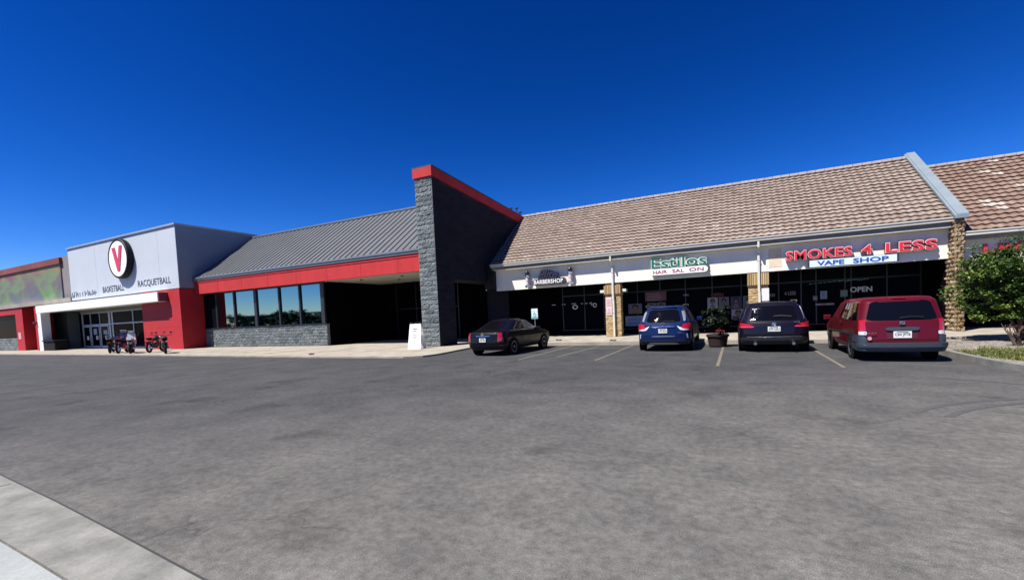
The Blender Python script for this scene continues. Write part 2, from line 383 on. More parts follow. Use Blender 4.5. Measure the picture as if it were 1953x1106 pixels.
# ------------------------------------------------------------------ block and brick walls as real relief
def block_face(mb, o, ux, W, H, bw, bh, rough=.02, jt=.012, res=5, top=None, seed=1, course=True, lo=0, hi=1, depth=.03):
    """rough blocks on a vertical face: o origin, ux horizontal unit (outward normal = ux x z reversed)"""
    rnd = random.Random(seed); ux = Vector(ux); nz = Vector((ux.y, -ux.x, 0)); o = Vector(o)
    rows = max(1, round(H/bh)); bh = H/rows
    for r in range(rows):
        off = (bw/2 if r % 2 else 0) if course else 0
        x = -off
        while x < W-.001:
            x0, x1 = max(0, x), min(W, x+bw)
            if x1-x0 > .03:
                zt = r*bh
                if top is None or top((x0+x1)/2) > zt+bh*.5:
                    tv = lo+(hi-lo)*min(1, max(0, rnd.gauss(.5, .22)))
                    nx = max(2, int(res*(x1-x0)/bw)+1); nzv = max(2, int(res*bh/bw*1.4)+1)
                    vs = []; fs = []
                    pr = rnd.uniform(.6, 1.2)*depth
                    for j in range(nzv+1):
                        for i in range(nx+1):
                            fx, fz = i/nx, j/nzv; edge = (i in (0, nx)) or (j in (0, nzv))
                            px = x0+jt/2+(x1-x0-jt)*fx; pz = zt+jt/2+(bh-jt)*fz
                            out = pr*.35 if edge else pr+rnd.uniform(-rough, rough)
                            if not edge: px += rnd.uniform(-.2, .2)*(x1-x0)/nx; pz += rnd.uniform(-.2, .2)*bh/nzv
                            vs.append(o+ux*px+Vector((0, 0, pz))+nz*out)
                    for j in range(nzv):
                        for i in range(nx): a = j*(nx+1)+i; fs.append((a, a+1, a+nx+2, a+nx+1))
                    # skirt to the joint
                    ring = [i for i in range(nx+1)]+[j*(nx+1)+nx for j in range(1, nzv+1)]+[nzv*(nx+1)+i for i in range(nx-1, -1, -1)]+[j*(nx+1) for j in range(nzv-1, 0, -1)]
                    k = len(vs); vs += [vs[i]-nz*pr*.6 for i in ring]; L = len(ring)
                    for i in range(L): fs.append((ring[i], ring[(i+1) % L], k+(i+1) % L, k+i))
                    mb.add(vs, fs, 0, tv)
            x += bw
    return mb

# ------------------------------------------------------------------ wing wall
wing = empty('wing_wall', (-15, 20, 0), 0, 'tall grey block wall with a red sloping cap, standing out between metal roof and tile roof', 'wall')
W0 = (-15, 20)
def wx(y): return -14.42+(y-20)*.075      # right face
def lx(y): return -15.57                   # left face
def wtop(y): return 9.25-(y-20)*.115
yb = 31.5
def WL(mb, name, mat, **k):                # build in world coordinates under the empty
    o = mb.build(name, mat, wing, **k); o.location = (15, -20, 0); return o
b = MB()
# core: two stretches with the walkway opening between y 21.6 and 27.4
def seg(y0, y1, z0):
    b.add([(lx(y0), y0, z0), (wx(y0), y0, z0), (wx(y1), y1, z0), (lx(y1), y1, z0), (lx(y0), y0, wtop(y0)), (wx(y0), y0, wtop(y0)), (wx(y1), y1, wtop(y1)), (lx(y1), y1, wtop(y1))],
          [(0, 3, 2, 1), (4, 5, 6, 7), (0, 1, 5, 4), (2, 3, 7, 6), (0, 4, 7, 3), (1, 2, 6, 5)])
seg(20, 21.5, 0); seg(21.5, 27.4, 3.78); seg(27.4, yb, 0)
WL(b, 'block_core', simple('mortar_grey', (.012, .013, .02), .95))
b = MB(); block_face(b, (-15.57, 20, .07), (1, 0, 0), 1.15, 9.18, .575, .255, .02, .012, 6, seed=3)
WL(b, 'front_face', BLOCK)
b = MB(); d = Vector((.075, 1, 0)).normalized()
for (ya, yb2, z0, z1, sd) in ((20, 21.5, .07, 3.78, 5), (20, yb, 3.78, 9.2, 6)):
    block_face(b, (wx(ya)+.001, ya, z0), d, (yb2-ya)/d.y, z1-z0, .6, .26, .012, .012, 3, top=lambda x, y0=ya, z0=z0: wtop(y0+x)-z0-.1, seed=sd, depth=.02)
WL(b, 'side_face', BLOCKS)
b = MB()
def capseg(x0o, x1o, za, zb, mi):
    y0, y1 = 19.9, yb+.1
    b.add([(lx(y0)-x0o, y0, wtop(y0)+za), (wx(y0)+x1o, y0, wtop(y0)+za), (wx(y1)+x1o, y1, wtop(y1)+za), (lx(y1)-x0o, y1, wtop(y1)+za),
           (lx(y0)-x0o, y0, wtop(y0)+zb), (wx(y0)+x1o, y0, wtop(y0)+zb), (wx(y1)+x1o, y1, wtop(y1)+zb), (lx(y1)-x0o, y1, wtop(y1)+zb)],
          [(0, 3, 2, 1), (4, 5, 6, 7), (0, 1, 5, 4), (2, 3, 7, 6), (0, 4, 7, 3), (1, 2, 6, 5)], mi)
capseg(.05, .06, 0, .50, 0)
WL(b, 'red_cap', RED)
b = MB(); capseg(.08, .09, .50, .58, 0); WL(b, 'coping', simple('coping_metal', (.06, .062, .07), .5, .3))
b = MB()
for y, h in ((29.4, .5), (29.9, .35), (28.6, .25)):
    b.tube([(wx(y)-.2, y, wtop(y)+.57), (wx(y)-.2, y, wtop(y)+.57+h)], .025, 6); b.bbox(wx(y)-.3, wx(y)-.1, y-.08, y+.08, wtop(y)+.57+h-.06, wtop(y)+.57+h+.08, .01)
WL(b, 'roof_fitting', BLKP)

# ------------------------------------------------------------------ grey-roofed building with red fascia
gb = empty('shop_building', (-30, 21.3, 0), 0, 'low building with grey metal roof, red fascia and a ribbon of mirror windows', 'building')
def GL(mb, name, mat, parent=gb, **k):
    o = mb.build(name, mat, parent, **k)
    if parent is gb: o.location = (30, -21.3, 0)
    return o
GX0, GX1 = -39.15, -15.6
EZ, RZ, RY = 5.72, 9.62, 26.3
b = MB()
sl_ = Vector((0, RY-21.0, RZ-EZ)); ln = sl_.length; sd = sl_/ln; nr = Vector((0, -sd.z, sd.y))
def rp(x, t, h): q = Vector((x, 21.0, EZ))+sd*t+nr*h; return (x, q.y, q.z)
b.add([rp(GX0, 0, 0), rp(GX1, 0, 0), rp(GX1, ln, 0), rp(GX0, ln, 0), rp(GX0, 0, -.1), rp(GX1, 0, -.1), rp(GX1, ln, -.1), rp(GX0, ln, -.1)],
      [(0, 1, 2, 3), (4, 7, 6, 5), (0, 4, 5, 1), (2, 6, 7, 3), (0, 3, 7, 4), (1, 5, 6, 2)])
x = GX0+.3
while x < GX1-.1:
    b.add([rp(x-.022, 0, .001), rp(x+.022, 0, .001), rp(x+.022, ln, .001), rp(x-.022, ln, .001), rp(x-.016, 0, .055), rp(x+.016, 0, .055), rp(x+.016, ln, .055), rp(x-.016, ln, .055)],
          [(4, 5, 6, 7), (0, 1, 5, 4), (2, 3, 7, 6), (0, 4, 7, 3), (1, 2, 6, 5)])
    x += .52
b.box(GX0, GX1, RY+.0, RY+9, RZ-.2, RZ-.06)
GL(b, 'metal_roof', SEAM)
b = MB(); b.bbox(GX0, GX1, RY-.12, RY+.16, RZ-.02, RZ+.11, .02)
GL(b, 'ridge_cap', SEAMT)
b = MB(); b.bbox(GX0+.0, GX1, 20.93, 21.16, 5.60, 5.73, .015); b.bbox(GX0, GX1, 20.98, 21.2, 5.46, 5.595, .01)
GL(b, 'gutter', SEAMT)
b = MB(); b.box(GX0, GX1, 21.06, 21.30, 4.42, 5.48)
b.box(GX0, GX1, 21.03, 21.06, 5.30, 5.44)
for x in range(-36, -16, 3): b.box(x-.012, x+.012, 21.05, 21.062, 4.44, 5.29)
GL(b, 'fascia', RED)
b = MB(); b.box(GX0, GX1, 21.302, 27.2, 4.46, 4.52)
for i in range(20): b.box(-24.9, GX1, 21.5+i*.28, 21.5+i*.28+.012, 4.452, 4.461)
GL(b, 'soffit', SOFF)
for x, y in ((-22.5, 22.6), (-19, 22.6), (-20.8, 24.4)):
    b = MB(); b.lathe([(.09, 4.44), (.1, 4.40), (.07, 4.39)], (x, y, 0)); GL(b, 'soffit_light', BLKP)
b = MB(); b.box(GX0, -25.0, 21.68, 21.9, .0, 1.58); GL(b, 'base_wall', simple('mortar_mid', (.09, .10, .10), .95))
b = MB(); block_face(b, (GX0, 21.68, .07), (1, 0, 0), 14.15, 1.50, .44, .215, .018, .012, 6, seed=11)
block_face(b, (-25.0, 21.68, .07), (0, 1, 0), .22, 1.5, .44, .215, .018, .012, 3, seed=12)
GL(b, 'block_facing', BLOCK)
b = MB(); b.box(GX0, -24.95, 21.60, 21.95, 1.585, 1.63); b.box(GX0, -24.95, 21.62, 21.72, 4.36, 4.46)
ms = [-37.35, -35.03, -32.42, -29.70, -27.50, -25.22]
for i, x in enumerate(ms):
    hw = .14 if i == 2 else .07 if i < 5 else .16
    b.box(x-hw, x+hw, 21.60, 21.74, 1.632, 4.358)
GL(b, 'window_frame', DARKF)
for i in range(5):
    b = MB(); b.box(ms[i]+.08, ms[i+1]-.08, 21.70, 21.715, 1.64, 4.35); GL(b, 'window_pane', MIRR)
b = MB(); b.box(GX0, ms[0]-.08, 21.70, 21.715, 1.64, 4.35); tag(GL(b, 'window_pane', GLASSD), 'window pane with its dark reflection put into the colour')  # flat dark glass stands in for the pane's dark reflection
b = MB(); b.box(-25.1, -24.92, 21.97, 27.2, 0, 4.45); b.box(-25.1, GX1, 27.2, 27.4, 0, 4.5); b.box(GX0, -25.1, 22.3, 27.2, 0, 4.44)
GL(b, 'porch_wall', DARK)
b = MB()
for x in (-23.5, -21.6, -19.7, -17.8): b.box(x-.03, x+.03, 27.12, 27.2, .07, 4.4)
b.box(-23.5, -17.8, 27.13, 27.19, 2.4, 2.46)
GL(b, 'porch_door_frame', DARKF)

# ------------------------------------------------------------------ gym
gym = empty('gym_building', (-50, 20, 0), 0, 'white and red gym with a flat parapet, canopy entrance and mural panel', 'building')
def YL(mb, name, mat, parent=gym, **k):
    o = mb.build(name, mat, parent, **k)
    if parent is gym: o.location = (50, -20, 0)
    return o
HX = -39.2
b = MB(); b.box(-58, HX-.05, 20, 30, 4.92, 9.85)
for x in (-52.6, -47.2, -41.9): b.box(x, x+.03, 19.994, 20, 4.92, 9.8)
YL(b, 'upper_wall', WHT)
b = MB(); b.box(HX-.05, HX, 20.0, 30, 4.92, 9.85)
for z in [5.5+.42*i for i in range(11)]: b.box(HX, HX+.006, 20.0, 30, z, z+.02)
YL(b, 'side_siding', simple('shade_toned_siding', (.20, .24, .31), .6, worn=.08, scale=.6, bump=0))  # shade on this side of the white wall put into a darker colour
b = MB(); b.bbox(-58.1, HX+.1, 19.9, 30.1, 9.85, 10.0, .02); YL(b, 'parapet_cap', simple('parapet_metal', (.30, .34, .40), .5, .3))
b = MB(); b.box(-110, -58.01, 20.3, 30, 4.92, 9.45); YL(b, 'side_wing_wall', simple('taupe_wall', (.21, .19, .19), .8, worn=.15, scale=.3))
# mural: soft blurred colour panel
t = MT('mural_print', (.3, .3, .3), .6)
n1 = t.noise(.22, 3, .5, (1, 1, 1.8)); n2 = t.noise(.5, 4, .6)
sepm = t.n('ShaderNodeSeparateXYZ'); t.l(t.obj(), sepm.inputs[0])
mp = t.n('ShaderNodeMapRange'); mp.inputs[1].default_value = 5.2; mp.inputs[2].default_value = 9.3; t.l(sepm.outputs[2], mp.inputs[0])
ad = t.n('ShaderNodeMath', operation='MULTIPLY_ADD'); ad.inputs[1].default_value = .5; t.l(n2, ad.inputs[0]); t.l(mp.outputs[0], ad.inputs[2])
band = t.ramp(ad.outputs[0], [(.25, (.30, .29, .22)), (.42, (.09, .22, .05)), (.62, (.12, .10, .09)), (.95, (.15, .08, .08)), (1.12 if False else .99, (.25, .06, .03))])
blob = t.ramp(n1, [(.36, (.10, .03, .20)), (.46, (.13, .12, .10)), (.56, (.13, .30, .10)), (.68, (.15, .08, .12))])
t.color(t.mix(band, blob, .5)); MUR = t.m
b = MB(); b.box(-105, -60.5, 20.2, 20.3, 5.3, 8.75); YL(b, 'mural_panel', MUR)
b = MB(); b.box(-105, -60.2, 20.05, 20.3, 8.753, 9.35); YL(b, 'mural_header', simple('rust_red_band', (.20, .045, .03), .7, worn=.3, scale=.4))
b = MB(); b.box(-110, -58.02, 19.9, 20.29, 4.86, 5.25); YL(b, 'ledge', simple('tan_ledge', (.30, .27, .22), .8, worn=.2, scale=.5))
# lower storey
def redblock(mb, x0, x1, y0, y1, z0, z1):
    mb.box(x0, x1, y0, y1, z0, z1)
b = MB()
b.box(-110, -72.4, 20.02, 20.4, 4.15, 4.86); b.box(-72.4, -70.4, 20.02, 20.6, 0, 4.86); b.box(-70.4, -67.2, 21.2, 21.5, 0, 4.86)
b.box(-67.2, -65.2, 20.02, 20.6, 0, 4.86)
b.box(-70.5, -70.4, 20.6, 21.2, 0, 4.86); b.box(-67.2, -67.1, 20.6, 21.2, 0, 4.86)
YL(b, 'red_wall', REDB)
b = MB(); b.box(-110, -72.42, 20.3, 20.4, 1.5, 4.14); YL(b, 'side_window', GLASSD)
b = MB(); b.box(-110, -72.42, 20.1, 20.4, 0, 1.45); YL(b, 'base_wall', simple('mortar_left', (.09, .10, .10), .95))
b = MB(); block_face(b, (-90, 20.1, .07), (1, 0, 0), 17.55, 1.4, .6, .28, .02, .015, 3, seed=21); YL(b, 'block_facing', BLOCK)
b = MB(); b.box(-65.2, -64.3, 19.6, 20.3, 0, 4.0); YL(b, 'white_post', CAN)
b = MB(); b.box(-70, -65.4, 22.9, 23, 0, 4.1); b.box(-65.5, -65.4, 22, 22.9, 0, 4.1); b.box(-70.6, -65.5, 22.0, 22.1, 0.05, 4.1)
YL(b, 'grey_wall', GREYW)
b = MB(); b.box(-65.3, -61.9, 24.5, 24.6, 0, 4.1); b.box(-72, -45.2, 24.7, 24.9, 0, 4.9); b.box(-61.95, -61.85, 22.1, 24.5, 0, 4.1)
YL(b, 'entrance_back_wall', simple('deep_maroon', (.02, .004, .005), .9))
# entrance glazing at y 22
b = MB()
def fr(x0, x1, z0, z1, w_=.09): b.box(x0, x1, 21.95, 22.05, z0, z1)
for x, w_ in ((-61.7, .12), (-59.9, .05), (-57.9, .05), (-55.9, .16), (-55.3, .12), (-51.3, .06), (-49.0, .06), (-46.6, .06), (-45.3, .1)): b.box(x-w_, x+w_, 21.94, 22.06, .07, 3.72)
b.box(-61.7, -45.3, 21.95, 22.05, 2.45, 2.56); b.box(-61.7, -45.3, 21.95, 22.05, 3.66, 3.76); b.box(-61.7, -45.3, 21.95, 22.05, .07, .2)
YL(b, 'entrance_frame', ALU)
for (x0, x1) in ((-61.55, -60.0), (-59.8, -58.0), (-57.8, -56.1)):
    b = MB(); b.box(x0, x1, 21.9, 21.99, .12, .35); b.box(x0, x1, 21.9, 21.99, 2.3, 2.44); b.box(x0, x0+.12, 21.9, 21.99, .36, 2.29); b.box(x1-.12, x1, 21.9, 21.99, .36, 2.29)
    dr = YL(b, 'door', ALU)
    g = MB(); g.box(x0+.12, x1-.12, 21.93, 21.95, .35, 2.3); g.build('door_pane', GLASSD, dr)
    g = MB(); g.tube([(x1-.3, 21.84, 1.0), (x1-.3, 21.84, 1.35), (x1-.55, 21.84, 1.35), (x1-.55, 21.84, 1.0), (x1-.3, 21.84, 1.0)], .035, 6); g.build('handle', SWHT, dr)
for (x0, x1) in ((-61.6, -59.95), (-59.85, -57.95), (-57.85, -56.05), (-55.2, -51.36), (-51.24, -49.06), (-48.94, -46.66), (-46.54, -45.4)):
    b = MB(); b.box(x0, x1, 22.0, 22.02, 2.57, 3.65); YL(b, 'transom_pane', GLASSD)
for (x0, x1) in ((-55.2, -51.36), (-51.24, -49.06), (-48.94, -46.66), (-46.54, -45.4)):
    b = MB(); b.box(x0, x1, 22.0, 22.02, .21, 2.44); YL(b, 'lobby_pane', GLASSD)
for x0, x1, z0, z1 in ((-59.3, -58.6, 1.5, 2.1), (-57.2, -56.4, 1.45, 1.9)):
    b = MB(); b.box(x0, x1, 21.915, 21.925, z0, z1); YL(b, 'door_notice', simple('notice_blue', (.20, .27, .34), .6))
b = MB(); b.box(-62, -45.2, 22.06, 24.6, 3.78, 3.9); YL(b, 'header_panel', GREYW)
b = MB(); b.box(-62, -45.2, 21.9, 22.08, 3.762, 4.1); YL(b, 'lintel', simple('header_taupe', (.14, .15, .14), .8))
# red wall right of the entrance, pier at the corner, red side
b = MB(); b.box(-45.2, -40.9, 20.04, 24.6, 0, 4.9)
b.box(-40.9, HX, 19.95, 30, 0, 4.86)
for z in (.65, 1.25, 1.85, 2.45, 3.05, 3.65, 4.25):
    b.box(-40.9, HX, 19.946, 19.95, z, z+.02)
    if z < 3.8: b.box(-45.2, -40.9, 20.036, 20.04, z, z+.02)
YL(b, 'entrance_wall', REDB)
b = MB(); b.bbox(-64.2, -40.95, 19.25, 19.99, 3.94, 4.68, .02); b.box(-64.2, -40.95, 19.3, 24.6, 4.1, 4.2)
YL(b, 'canopy', CAN)
b = MB(); b.box(-40.95, -40.85, 19.3, 19.99, 3.95, 4.67); YL(b, 'canopy_end', simple('mauve_end', (.12, .02, .05), .7))
b = MB()
for x0, x1, z0, z1 in ((-71.9, -71.2, 1.35, 2.1),): b.box(x0, x1, 19.99, 20.02, z0, z1)
YL(b, 'wall_notice', simple('pink_notice', (.5, .3, .3), .6))
b = MB(); b.bbox(-65.6, -65.2, 19.35, 19.98, 2.9, 3.1, .03); b.tube([(-65.4, 19.5, 2.9), (-65.4, 19.5, 2.7)], .05, 6); YL(b, 'wall_lamp', BLKP)
# lettering
def sign_text(name, txt, x0, x1, z0, z1, y, mat, label, depth=.008, bold=0, group=None, **k):
    b = text_mb(txt, x0, x1, z0, z1, y, depth, bold, **k); o = b.build(name, mat, None); return tag(o, label, 'sign', group)
sign_text('wall_lettering', 'BASKETBALL', -51.6, -47.75, 5.28, 5.82, 19.992, INK, 'thin dark letters BASKETBALL on the white gym wall')
sign_text('wall_lettering', 'RACQUETBALL', -45.4, -40.35, 5.30, 5.92, 19.992, INK, 'thin dark letters RACQUETBALL on the white gym wall')
wl = empty('wall_lettering', (-57, 20, 5.2), 0, 'faded unreadable grey lettering at the left end of the white gym wall', 'sign'); rr = random.Random(5)
x = -3.0
while x < 3.8:
    h = rr.uniform(.35, .55); b = MB(); b.box(x, x+.09, -.03, -.005, 0, h)
    if rr.random() < .6: z = rr.choice([0, .2, .4])*h; b.box(x+.085, x+.34, -.029, -.006, z, z+rr.choice([.3, .45])*h)
    b.build('letter', simple('faded_ink%d' % int(x*10), (.14, .16, .21), .7), wl)
    x += rr.uniform(.35, .6)
ds = empty('disc_sign', (-47.35, 20, 7.95), 0, 'round white sign with a red V in a thick dark rim on the gym wall', 'sign')
ds.scale = (.92, 1, .92)
b = MB(); b.lathe([(1.72, -.02), (1.80, -.02), (1.84, -.10), (1.84, -.42), (1.78, -.48), (1.66, -.48), (1.66, -.43)], axis='y', n=64)
b.build('rim', simple('rim_black', (.004, .005, .012), .6, spec=.2), ds, smooth=False)
b = MB(); b.lathe([(1.65, -.42), (1.65, -.455)], axis='y', n=64); b.build('face', SWHT, ds)
b = MB(); b.extr([(-.92, 1.05), (-.35, 1.05), (.06, -.25), (.46, 1.15), (.95, 1.15), (.26, -1.15), (-.14, -1.15)], 'y', -.459, -.50); b.build('letter', SRED, ds)

# ------------------------------------------------------------------ strip mall
sm = empty('strip_mall', (-3, 24.8, 0), 0, 'long cream shop row with pinkish clay tile roof and shaded shopfronts', 'building')
def SL(mb, name, mat, parent=sm, **k):
    o = mb.build(name, mat, parent, **k)
    if parent is sm: o.location = (3, -24.8, 0)
    return o
def tile_roof(mb, xa, xb, xa2, xb2, y0, z0, y1, z1, rows, pal, seed):
    """S tiles: xa..xb at the eave, xa2..xb2 at the ridge"""
    rnd = random.Random(seed); wl = .30; spw = 6
    S = Vector((0, y1-y0, z1-z0)); L = S.length; d = S/L; nrm = Vector((0, -d.z, d.y)); rh = L/rows
    n = int(round((xb-xa)/wl))
    for r in range(rows):
        t0, t1 = r*rh-.03, (r+1)*rh
        f0, f1 = r/rows, (r+1)/rows
        a0, b0 = xa+(xa2-xa)*f0, xb+(xb2-xb)*f0; a1, b1 = xa+(xa2-xa)*f1, xb+(xb2-xb)*f1
        ph = .5 if r % 2 else 0
        jx = rnd.uniform(-.01, .01)
        for i in range(n):
            tv = pal(rnd, i, r); vs = []
            sag = rnd.uniform(-.008, .008)
            for j in range(spw+1):
                u = (i+j/spw)/n; a = 2*pi*(j/spw)+pi*ph*0
                hgt = .019*sin(a+.6)
                for (t, xx, hh) in ((t0, a0+(b0-a0)*u+jx, .086+sag+hgt), (t1, a1+(b1-a1)*u+jx, .022+hgt)):
                    q = Vector((xx, y0, z0))+d*t+nrm*hh; vs.append(q)
            q = []
            for j in range(spw): q.append((2*j, 2*j+2, 2*j+3, 2*j+1))
            k = len(vs)
            for j in range(spw+1): vs.append(Vector(vs[2*j])-nrm*.07)
            mb.add(vs, q, 0, tv)
            mb.add(vs, [(2*j, k+j, k+j+1, 2*j+2) for j in range(spw)], 0, 0)      # lower lip, colour darkened for the shadow under each course
def slab(mb, xa, xb, xa2, xb2, y0, z0, y1, z1, th):
    vs = [(xa, y0, z0), (xb, y0, z0), (xb2, y1, z1), (xa2, y1, z1)]
    mb.add(vs+[(x, y, z-th) for x, y, z in vs], [(0, 1, 2, 3), (4, 7, 6, 5), (0, 4, 5, 1), (2, 6, 7, 3), (0, 3, 7, 4), (1, 5, 6, 2)])
def pal1(rnd, i, r):
    v = rnd.gauss(.45, .17)+.10*sin(i*.35+r*.8)*sin(i*.11)
    return min(1, max(.08, v))
def pal2(rnd, i, r):
    v = min(.9, max(.08, rnd.gauss(.45, .2)))
    if i > 3 and rnd.random() < .06+.10*(sin(i*.9+r*.7) > .5): v = 1
    return v
RX0, RX1 = -13.45, 8.05
b = MB(); slab(b, RX0, RX1, -13.9, 8.2, 24.5, 4.76, 30.0, 8.62, .15); b.box(-14, 8.2, 30, 38, 8.4, 8.6)
SL(b, 'roof_deck', DARK)
b = MB(); tile_roof(b, RX0-.05, RX1, -13.85, 8.2, 24.42, 4.78, 30.0, 8.62, 18, pal1, 4); SL(b, 'tile_roof', TILE, fix=False)
b = MB()
rnd = random.Random(9); x = -13.9
while x < 8.2:
    b.bbox(x, x+.40, 29.88, 30.16, 8.66, 8.80+rnd.uniform(0, .01), .03, tint=rnd.random()); x += .41
SL(b, 'ridge_tiles', simple('ridge_pale', (.42, .37, .33), .8, worn=.2, scale=5))
b = MB(); b.bbox(-13.5, RX1, 24.34, 24.50, 4.60, 4.74, .02); b.bbox(-13.5, RX1, 24.30, 24.42, 4.72, 4.77, .01)
SL(b, 'gutter', TRIM)
b = MB(); b.box(-13.48, RX1, 24.50, 24.60, 4.44, 4.70); SL(b, 'eave_board', simple('grey_board', (.26, .25, .22), .8, worn=.2, scale=3))
b = MB(); b.box(-13.1, RX1-.1, 24.45, 24.60, 4.385, 4.437); SL(b, 'trim_strip', CREAM)
b = MB(); b.box(-13.4, RX1-.02, 24.60, 24.86, 4.40, 4.46); SL(b, 'eave_soffit', CREAM)
b = MB(); b.box(-13.35, 7.98, 24.80, 25.05, 3.15, 4.398)
for x in (-9.8, -6.05, -2.3, 1.32, 4.9): b.box(x-.006, x+.006, 24.797, 24.8, 3.16, 4.39)
SL(b, 'fascia_wall', CREAM)
b = MB(); b.box(1.50, 2.03, 24.792, 24.799, 3.32, 4.22); SL(b, 'painted_patch', CREAMP)
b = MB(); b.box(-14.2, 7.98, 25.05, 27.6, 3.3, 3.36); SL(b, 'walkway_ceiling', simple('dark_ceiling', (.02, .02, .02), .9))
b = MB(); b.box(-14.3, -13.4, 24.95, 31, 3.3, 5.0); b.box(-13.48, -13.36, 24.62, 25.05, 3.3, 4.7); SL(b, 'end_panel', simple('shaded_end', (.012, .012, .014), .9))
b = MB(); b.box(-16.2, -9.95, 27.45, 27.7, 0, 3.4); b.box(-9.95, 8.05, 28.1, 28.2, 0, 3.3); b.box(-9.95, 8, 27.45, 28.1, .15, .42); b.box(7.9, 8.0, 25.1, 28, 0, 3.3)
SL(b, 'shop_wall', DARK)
# shopfront frames and panes
b = MB()
fx = [-9.95, -8.5, -7.25, -6.3, -5.2, -3.9, -2.5, -1.1, .35, 1.45, 2.1, 3.1, 3.75, 4.95, 5.2, 6.6, 7.85]
for x in fx: b.box(x-.03, x+.03, 27.42, 27.52, .42, 3.3)
b.box(-9.95, 7.85, 27.43, 27.51, 2.62, 2.68); b.box(-9.95, 7.85, 27.43, 27.51, .421, .47)
SL(b, 'shopfront_frame', DARKF)
for i in range(len(fx)-1):
    b = MB(); b.box(fx[i]+.03, fx[i+1]-.03, 27.46, 27.475, .47, 2.62); SL(b, 'shop_pane', GLASSD)
    b = MB(); b.box(fx[i]+.03, fx[i+1]-.03, 27.46, 27.475, 2.68, 3.29); SL(b, 'transom_pane', GLASSD)
# columns
for ci, (x0, x1) in enumerate(((-6.50, -5.62), (.62, 1.48))):
    b = MB(); b.box(x0+.03, x1-.03, 24.86, 25.4, .0, 3.3); col = SL(b, 'column', simple('mortar_tan%d' % ci, (.26, .2, .12), .95))
    b = MB(); block_face(b, (x0, 24.86, .15), (1, 0, 0), x1-x0, 2.36, .29, .13, .006, .012, 3, seed=31+ci, depth=.02)
    block_face(b, (x0+.03, 25.4, .15), (0, -1, 0), .54, 2.36, .27, .13, .006, .012, 3, seed=33+ci, depth=.02)
    block_face(b, (x1-.03, 24.86, .15), (0, 1, 0), .54, 2.36, .27, .13, .006, .012, 3, seed=35+ci, depth=.02)
    b.build('brick_facing', BRK, col)
    b = MB(); x = x0-.03
    b.box(x0-.03, x1+.03, 24.80, 25.45, 2.50, 2.53)
    while x < x1+.0: b.bbox(x, x+.075, 24.76, 25.46, 2.531, 3.0 if ci == 0 else 3.1, .01, tint=random.uniform(.2, 1)); x += .093
    b.build('ribbed_capital', BRK, col)
# downspouts
for x in (-6.02, 1.07):
    b = MB(); b.bbox(x-.045, x+.045, 24.36, 24.44, 4.3, 4.62, .012); b.tube([(x, 24.40, 4.36), (x+.02, 24.74, 4.02)], .045, 4)
    b.bbox(x-.045, x+.055, 24.68, 24.77, 2.2, 4.05, .012); b.bbox(x-.03, x+.07, 24.685, 24.775, .16, 2.2, .012)
    b.box(x-.06, x+.07, 24.67, 24.80, 3.7, 3.74); b.box(x-.05, x+.09, 24.67, 24.80, 1.5, 1.53)
    SL(b, 'downspout', TRIM)
for x0, x1 in ((-6.80, -6.54), (-5.58, -5.34)):
    b = MB(); b.bbox(x0, x1, 24.95, 25.3, 2.62, 2.78, .015); b.box(x0+.02, x1-.02, 24.93, 24.95, 2.64, 2.655); SL(b, 'beam_bracket', TRIM)

# neighbour roof beyond the divider
nb = empty('neighbour_shop', (14, 24.8, 0), 0, 'shop beyond the stone pillar under a lower reddish tile roof with pale replaced tiles', 'building')
def NL(mb, name, mat, **k): o = mb.build(name, mat, nb, **k); o.location = (-14, -24.8, 0); return o
b = MB(); slab(b, 8.32, 30, 8.32, 30, 24.6, 4.14, 30, 8.02, .15); b.box(8.32, 30, 30, 38, 7.8, 8.0); NL(b, 'roof_deck', DARK)
b = MB(); tile_roof(b, 8.3, 30, 8.3, 30, 24.5, 4.16, 30, 8.02, 18, pal2, 8); NL(b, 'tile_roof', TILE2, fix=False)
b = MB(); x = 8.33
while x < 30: b.bbox(x, x+.4, 29.88, 30.16, 8.05, 8.18, .03); x += .41
NL(b, 'ridge_tiles', mats['ridge_pale'])
b = MB(); b.bbox(8.32, 30, 24.40, 24.56, 3.98, 4.12, .02); b.bbox(8.32, 30, 24.37, 24.46, 4.1, 4.15, .01); NL(b, 'gutter', TRIM)
b = MB(); b.box(8.32, 30, 24.56, 24.66, 3.82, 4.08); NL(b, 'eave_board', mats['grey_board'])
b = MB(); b.box(8.32, 30, 24.8, 25.05, 2.75, 3.85); b.box(8.32, 30, 24.6, 24.8, 3.8, 3.85); NL(b, 'fascia_wall', CREAM)
b = MB(); b.box(8.32, 30, 27.5, 27.7, 0, 3); b.box(8.32, 30, 25.05, 27.5, 2.85, 2.9); NL(b, 'shop_wall', DARK)

